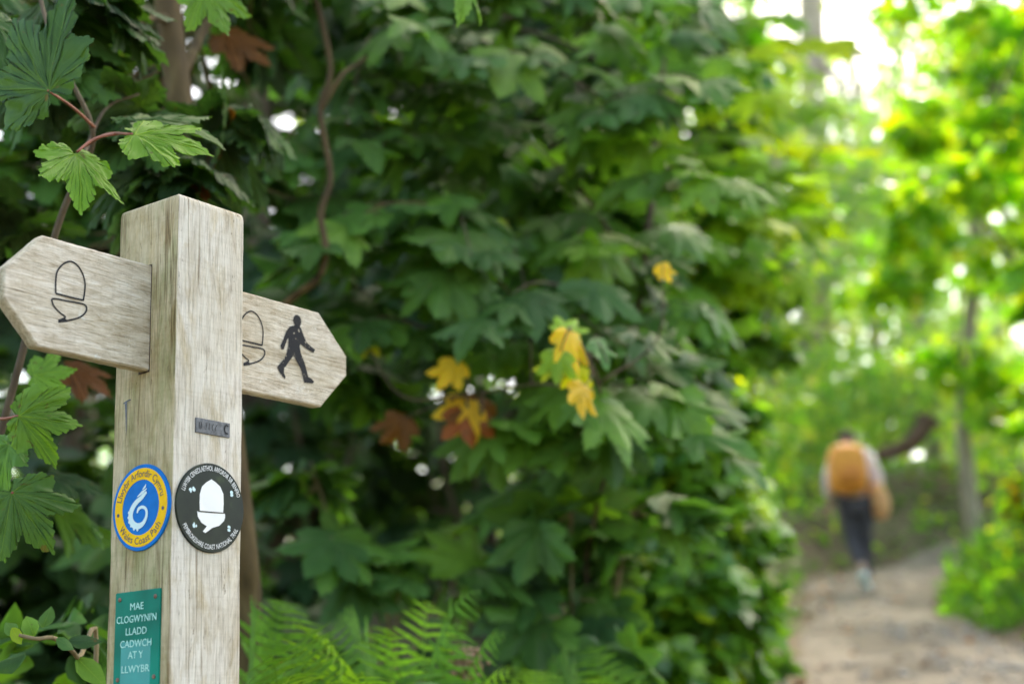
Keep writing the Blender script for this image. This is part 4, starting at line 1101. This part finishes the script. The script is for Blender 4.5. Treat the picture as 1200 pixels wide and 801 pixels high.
P = np.array([(lambda q: (q[0], q[1], height(*q)+random.uniform(.01, .12)))(cover()) for _ in range(9000)])
O = unit(rng.normal(0, 1, P.shape)); N, Tp = orient(O, 1, .3, .4, .1)
tag(leaf_mesh('ground_cover', P, N, Tp, rng.uniform(.05, .12, len(P)), pick([('mid', 3), ('bright', 2), ('shade', 2)], len(P)), 'ivy', M['ivy'], None), 'low ivy and weeds covering the woodland floor', 'ground cover', kind='stuff')

bc = []
while len(bc) < 5600:
    x, y = random.uniform(0, 13), random.uniform(17.2, 24)
    pa = path_at(y)
    if pa and pa[0]-.1 < x < pa[1]+.1: continue
    bc.append((x, y, height(x, y)+random.uniform(.0, .16)))
P = np.array(bc); O = unit(rng.normal(0, 1, P.shape)); N, Tp = orient(O, .8, .3, .4, .1)
tag(leaf_mesh('bank_weeds', P, N, Tp, rng.uniform(.09, .2, len(P)), pick([('sun', 4), ('bright', 4), ('mid', 1.5), ('rust', .6), ('yellow', .4)], len(P))*np.array([[.55 + .9*max(0, .5+mnoise.noise((p[0]*.9, p[1]*.9, p[2]*.9)))] for p in P]), 'oval', M['far'], None), 'pale weeds and ferny growth over the bank behind the walker', 'weeds', kind='stuff')

vw = []
while len(vw) < 420:
    y = random.uniform(10.6, 16.5); a, b = path_at(y); x = b + abs(random.gauss(.1, .7))
    if mnoise.noise((x*1.4, y*1.4, 8)) > -.05: vw.append((x, y, height(x, y)+random.uniform(.05, .42)))
P = np.array(vw); O = unit(rng.normal(0, 1, P.shape)); N, Tp = orient(O, .8, .3, .5, .2)
tag(leaf_mesh('verge_weeds', P, N, Tp, rng.uniform(.06, .16, len(P)), pick([('bright', 3), ('mid', 3), ('yellow', .8), ('rust', .6)], len(P)), 'oval', M['far'], None), 'mixed nettles and dead leaves among the grass right of the path', 'weeds', kind='stuff')
fl = []
for k in range(110):
    y = random.uniform(7.5, 17); a, b = path_at(y); x = random.choice([random.uniform(a, b), a+abs(random.gauss(0, .25)), b-abs(random.gauss(0, .25))])
    fl.append((x, y, height(x, y)+.03))
P = np.array(fl); N = unit(V3(0, 0, 1) + rng.normal(0, .35, P.shape)); Tp = rng.normal(0, 1, P.shape)
tag(leaf_mesh('fallen_leaves', P, N, Tp, rng.uniform(.035, .07, len(P)), pick([('rust', 4), ('orange', .8)], len(P))*.9, 'lo', M['leaf'], None), 'brown fallen leaves littered over the footpath', 'leaf litter', kind='stuff')

# far-off wood closing the view: one mass
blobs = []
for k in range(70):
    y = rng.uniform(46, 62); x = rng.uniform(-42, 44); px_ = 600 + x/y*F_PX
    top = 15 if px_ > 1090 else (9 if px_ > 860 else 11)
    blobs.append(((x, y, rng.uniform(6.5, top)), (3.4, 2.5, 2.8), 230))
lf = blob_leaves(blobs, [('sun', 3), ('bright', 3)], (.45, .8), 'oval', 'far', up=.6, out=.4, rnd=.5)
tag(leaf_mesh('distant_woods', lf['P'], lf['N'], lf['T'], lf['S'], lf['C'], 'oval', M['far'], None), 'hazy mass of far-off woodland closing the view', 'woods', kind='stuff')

# ------------------------------------------------------------------ the walker
def skin(name, verts, edges, radii, mat, parent, sub=2, root=0):
    off = base_of(parent)
    me = bpy.data.meshes.new(name); me.from_pydata([tuple(np.array(v)-off) for v in verts], edges, []); me.update()
    o = link(name, me, mat, parent, False)
    md = o.modifiers.new('skin', 'SKIN'); md.use_smooth_shade = True
    if not me.skin_vertices: pass
    sv = me.skin_vertices[0].data
    for i, r in enumerate(radii): sv[i].radius = (r, r) if not hasattr(r, '__len__') else r
    sv[root].use_root = True
    s = o.modifiers.new('sub', 'SUBSURF'); s.levels = sub; s.render_levels = sub
    return o

WY = 14.6
wb = at(1012, 678, WY); wb[2] = height(wb[0], WY) + .012
H = 1.68
per = thing('person', 'walker seen from behind in dark trousers, heading up the path', 'person', tuple(wb))
fwd = unit(V3(.10, 1, .12)); rgt = V3(.995, -.1, 0)
def B(x, f, z): return wb + rgt*x + V3(0, 1, 0)*f + V3(0, 0, z)
skinm = plain('skin', (.55, .36, .27), .5, .06)
jn = dict(pel=B(0, 0, .92), wst=B(0, .01, 1.06), chs=B(.0, .05, 1.26), nck=B(0, .08, 1.43), nk2=B(0, .10, 1.49), hd0=B(0, .115, 1.55), hd1=B(0, .125, 1.62),
          sl=B(-.17, .06, 1.37), el=B(-.25, .03, 1.11), wl=B(-.24, .12, .88), hl=B(-.24, .14, .80),
          sr=B(.17, .06, 1.37), er=B(.25, .02, 1.11), wr=B(.22, .14, .93), hr=B(.215, .18, .86),
          hipl=B(-.09, 0, .86), knl=B(-.07, .02, .49), anl=B(-.05, -.26, .16), tol=B(-.05, -.16, .05),
          hipr=B(.09, 0, .86), knr=B(.07, .06, .48), anr=B(.07, .16, .09), tor=B(.075, .30, .04))
K = list(jn); ix = {k: i for i, k in enumerate(K)}
Ed = [('pel', 'wst'), ('wst', 'chs'), ('chs', 'nck'), ('nck', 'nk2'), ('nk2', 'hd0'), ('hd0', 'hd1'), ('chs', 'sl'), ('sl', 'el'), ('el', 'wl'), ('wl', 'hl'), ('chs', 'sr'), ('sr', 'er'), ('er', 'wr'), ('wr', 'hr'),
      ('pel', 'hipl'), ('hipl', 'knl'), ('knl', 'anl'), ('anl', 'tol'), ('pel', 'hipr'), ('hipr', 'knr'), ('knr', 'anr'), ('anr', 'tor')]
rad = dict(pel=.14, wst=.125, chs=.15, nck=.065, nk2=.055, hd0=.085, hd1=.085, sl=.065, el=.042, wl=.030, hl=.028, sr=.065, er=.042, wr=.030, hr=.028,
           hipl=.095, knl=.058, anl=.04, tol=.032, hipr=.095, knr=.058, anr=.04, tor=.032)
body_v = [jn[k] for k in K]; body_e = [(ix[a], ix[b]) for a, b in Ed]; body_r = [rad[k] for k in K]
# five fingers on each hand, each its own short chain rooted in the palm
for hnd, wrist, sgn in (('hl', 'wl', 1), ('hr', 'wr', -1)):
    pd = unit(jn[hnd]-jn[wrist])
    for q, (o_, L_) in enumerate(((-.024, .062), (-.008, .072), (.008, .068), (.022, .052))):
        i0 = len(body_v); p0 = jn[hnd] + V3(0, o_, 0)*1.0
        body_v += [p0 + pd*.03, p0 + pd*(.03+L_*.55), p0 + pd*(.03+L_*.9) + rgt*sgn*.014]; body_r += [.0095, .0085, .007]
        body_e += [(ix[hnd], i0), (i0, i0+1), (i0+1, i0+2)]
    i0 = len(body_v); p0 = jn[wrist]*.5 + jn[hnd]*.5 + V3(0, .03, 0)
    body_v += [p0 + V3(0, .015, -.02), p0 + V3(0, .028, -.05)]; body_r += [.011, .008]; body_e += [(ix[hnd], i0), (i0, i0+1)]
skin('body', body_v, body_e, body_r, skinm, per)
shirt = plain('pale_mauve_shirt', (.84, .70, .74), .85, .1)
skin('shirt', [B(0, 0, .95), jn['wst'], jn['chs'], B(0, .075, 1.40), jn['sl'], jn['el'], B(-.243, .10, .95), jn['sr'], jn['er'], B(.222, .12, .98)],
     [(0, 1), (1, 2), (2, 3), (2, 4), (4, 5), (5, 6), (2, 7), (7, 8), (8, 9)], [.155, .155, .185, .09, .09, .066, .048, .10, .078, .054], shirt, per)
skin('trousers', [B(0, -.01, .94), jn['hipl'], jn['knl'], B(-.053, -.22, .20), jn['hipr'], jn['knr'], B(.07, .145, .13)],
     [(0, 1), (1, 2), (2, 3), (0, 4), (4, 5), (5, 6)], [.15, .115, .075, .058, .115, .075, .058], plain('dark_trousers', (.06, .055, .07), .85, .2), per)
shoe = plain('pale_teal_shoe', (.72, .84, .83), .6, .15)
for (a, t_) in (('anl', 'tol'), ('anr', 'tor')):
    c = jn[a]; e_ = jn[t_]
    skin('shoe', [B(0, 0, 0)*0 + c + V3(0, -.05, -.045), c + V3(0, .04, -.04), e_ + V3(0, .07, 0)], [(0, 1), (1, 2)], [.045, .058, .042], shoe, per)
hair = plain('dark_hair', (.03, .022, .018), .6, .3)
skin('hair', [B(0, .085, 1.53), B(0, .095, 1.585), B(0, .115, 1.645)], [(0, 1), (1, 2)], [.075, .098, .088], hair, per)
# face on the far side of the head: nose, ears
for s_ in (-1, 1):
    mb = MB(); mb.tube([B(s_*.085, .12, 1.60), B(s_*.1, .115, 1.585), B(s_*.088, .118, 1.555)], [.012, .014, .009], 8); mb.build('ear', skinm, per)
mb = MB()
mb.tube([B(0, .205, 1.61), B(0, .235, 1.575), B(0, .208, 1.565)], [.008, .014, .012], 8)
mb.build('nose', skinm, per)

pk = thing('backpack', 'orange backpack worn by the walker', 'backpack', tuple(B(-.05, -.16, 1.0)))
mb = MB(); vs, fs = [], []
prof = [(.95, .06, .03), (.97, .155, .09), (1.02, .18, .125), (1.14, .19, .14), (1.28, .19, .13), (1.38, .175, .10), (1.44, .13, .06), (1.46, .05, .02)]
n = 20
for z, a, b_ in prof:
    for k in range(n):
        t = 2*math.pi*k/n; c_, s_ = math.cos(t), math.sin(t)
        vs.append(B(-.10 + a*math.copysign(abs(c_)**.4, c_), -.20 + .02*(1.2-z) + b_*math.copysign(abs(s_)**.6, s_), z))
for j in range(len(prof)-1):
    for k in range(n): fs.append((j*n+k, j*n+(k+1) % n, (j+1)*n+(k+1) % n, (j+1)*n+k))
fs.append(tuple(range(n))[::-1]); fs.append(tuple((len(prof)-1)*n+k for k in range(n)))
mb.add(vs, fs); mb.build('bag', plain('orange_nylon', (.86, .34, .05), .6, .1, scale=12), pk)
mb = MB(); vs, fs = [], []
for j, (z, a, b_) in enumerate([(1.02, .08, .02), (1.04, .115, .05), (1.12, .12, .06), (1.19, .11, .045), (1.21, .08, .015)]):
    for k in range(n):
        t = 2*math.pi*k/n; vs.append(B(-.10 + a*math.cos(t), -.315 + b_*math.sin(t), z))
for j in range(4):
    for k in range(n): fs.append((j*n+k, j*n+(k+1) % n, (j+1)*n+(k+1) % n, (j+1)*n+k))
fs.append(tuple(range(n))[::-1]); fs.append(tuple(4*n+k for k in range(n)))
mb.add(vs, fs); mb.build('pocket', plain('deep_orange_nylon', (.66, .22, .03), .6, .1), pk)
for s_ in (-1, 1):
    mb = MB(); mb.tube(smooth_path([B(-.03+s_*.10, -.09, 1.40), B(s_*.125, .06, 1.475), B(s_*.13, .21, 1.32), B(s_*.14, .17, 1.15), B(s_*.13, -.10, 1.04)], 5), .018, 8)
    mb.build('strap', plain('dark_strap', (.10, .05, .03), .8, .2), pk)
jk = thing('jacket', 'peach jacket bundled at the right hip of the walker', 'jacket', tuple(B(.22, .02, .95)))
skin('cloth', [B(.17, -.10, 1.06), B(.20, -.10, .96), B(.235, -.06, .86), B(.24, -.02, .76), B(.20, .02, .70)], [(0, 1), (1, 2), (2, 3), (3, 4)], [.07, .10, .12, .10, .06], plain('peach_cloth', (.74, .40, .20), .85, .12, scale=14), jk)

# thin sunlit haze hanging in the wood beyond the bend
mb = MB()
x0, x1, y0, y1, z0, z1 = -60, 70, 15.6, 80, -1, 30
mb.add([(x0, y0, z0), (x1, y0, z0), (x1, y1, z0), (x0, y1, z0), (x0, y0, z1), (x1, y0, z1), (x1, y1, z1), (x0, y1, z1)],
       [(0, 3, 2, 1), (4, 5, 6, 7), (0, 1, 5, 4), (1, 2, 6, 5), (2, 3, 7, 6), (3, 0, 4, 7)])
hm, n_, L_, out_ = new_mat('sunlit_haze')
vs_ = n_.new('ShaderNodeVolumeScatter'); vs_.inputs['Density'].default_value = .0092; vs_.inputs['Anisotropy'].default_value = .55
vs_.inputs['Color'].default_value = (1, .98, .88, 1); L_.new(vs_.outputs[0], out_.inputs['Volume'])
tag(mb.build('haze', hm, smooth=False), 'thin bright haze hanging in the sunlit wood', 'haze', kind='stuff')
cy.volume_bounces = 0
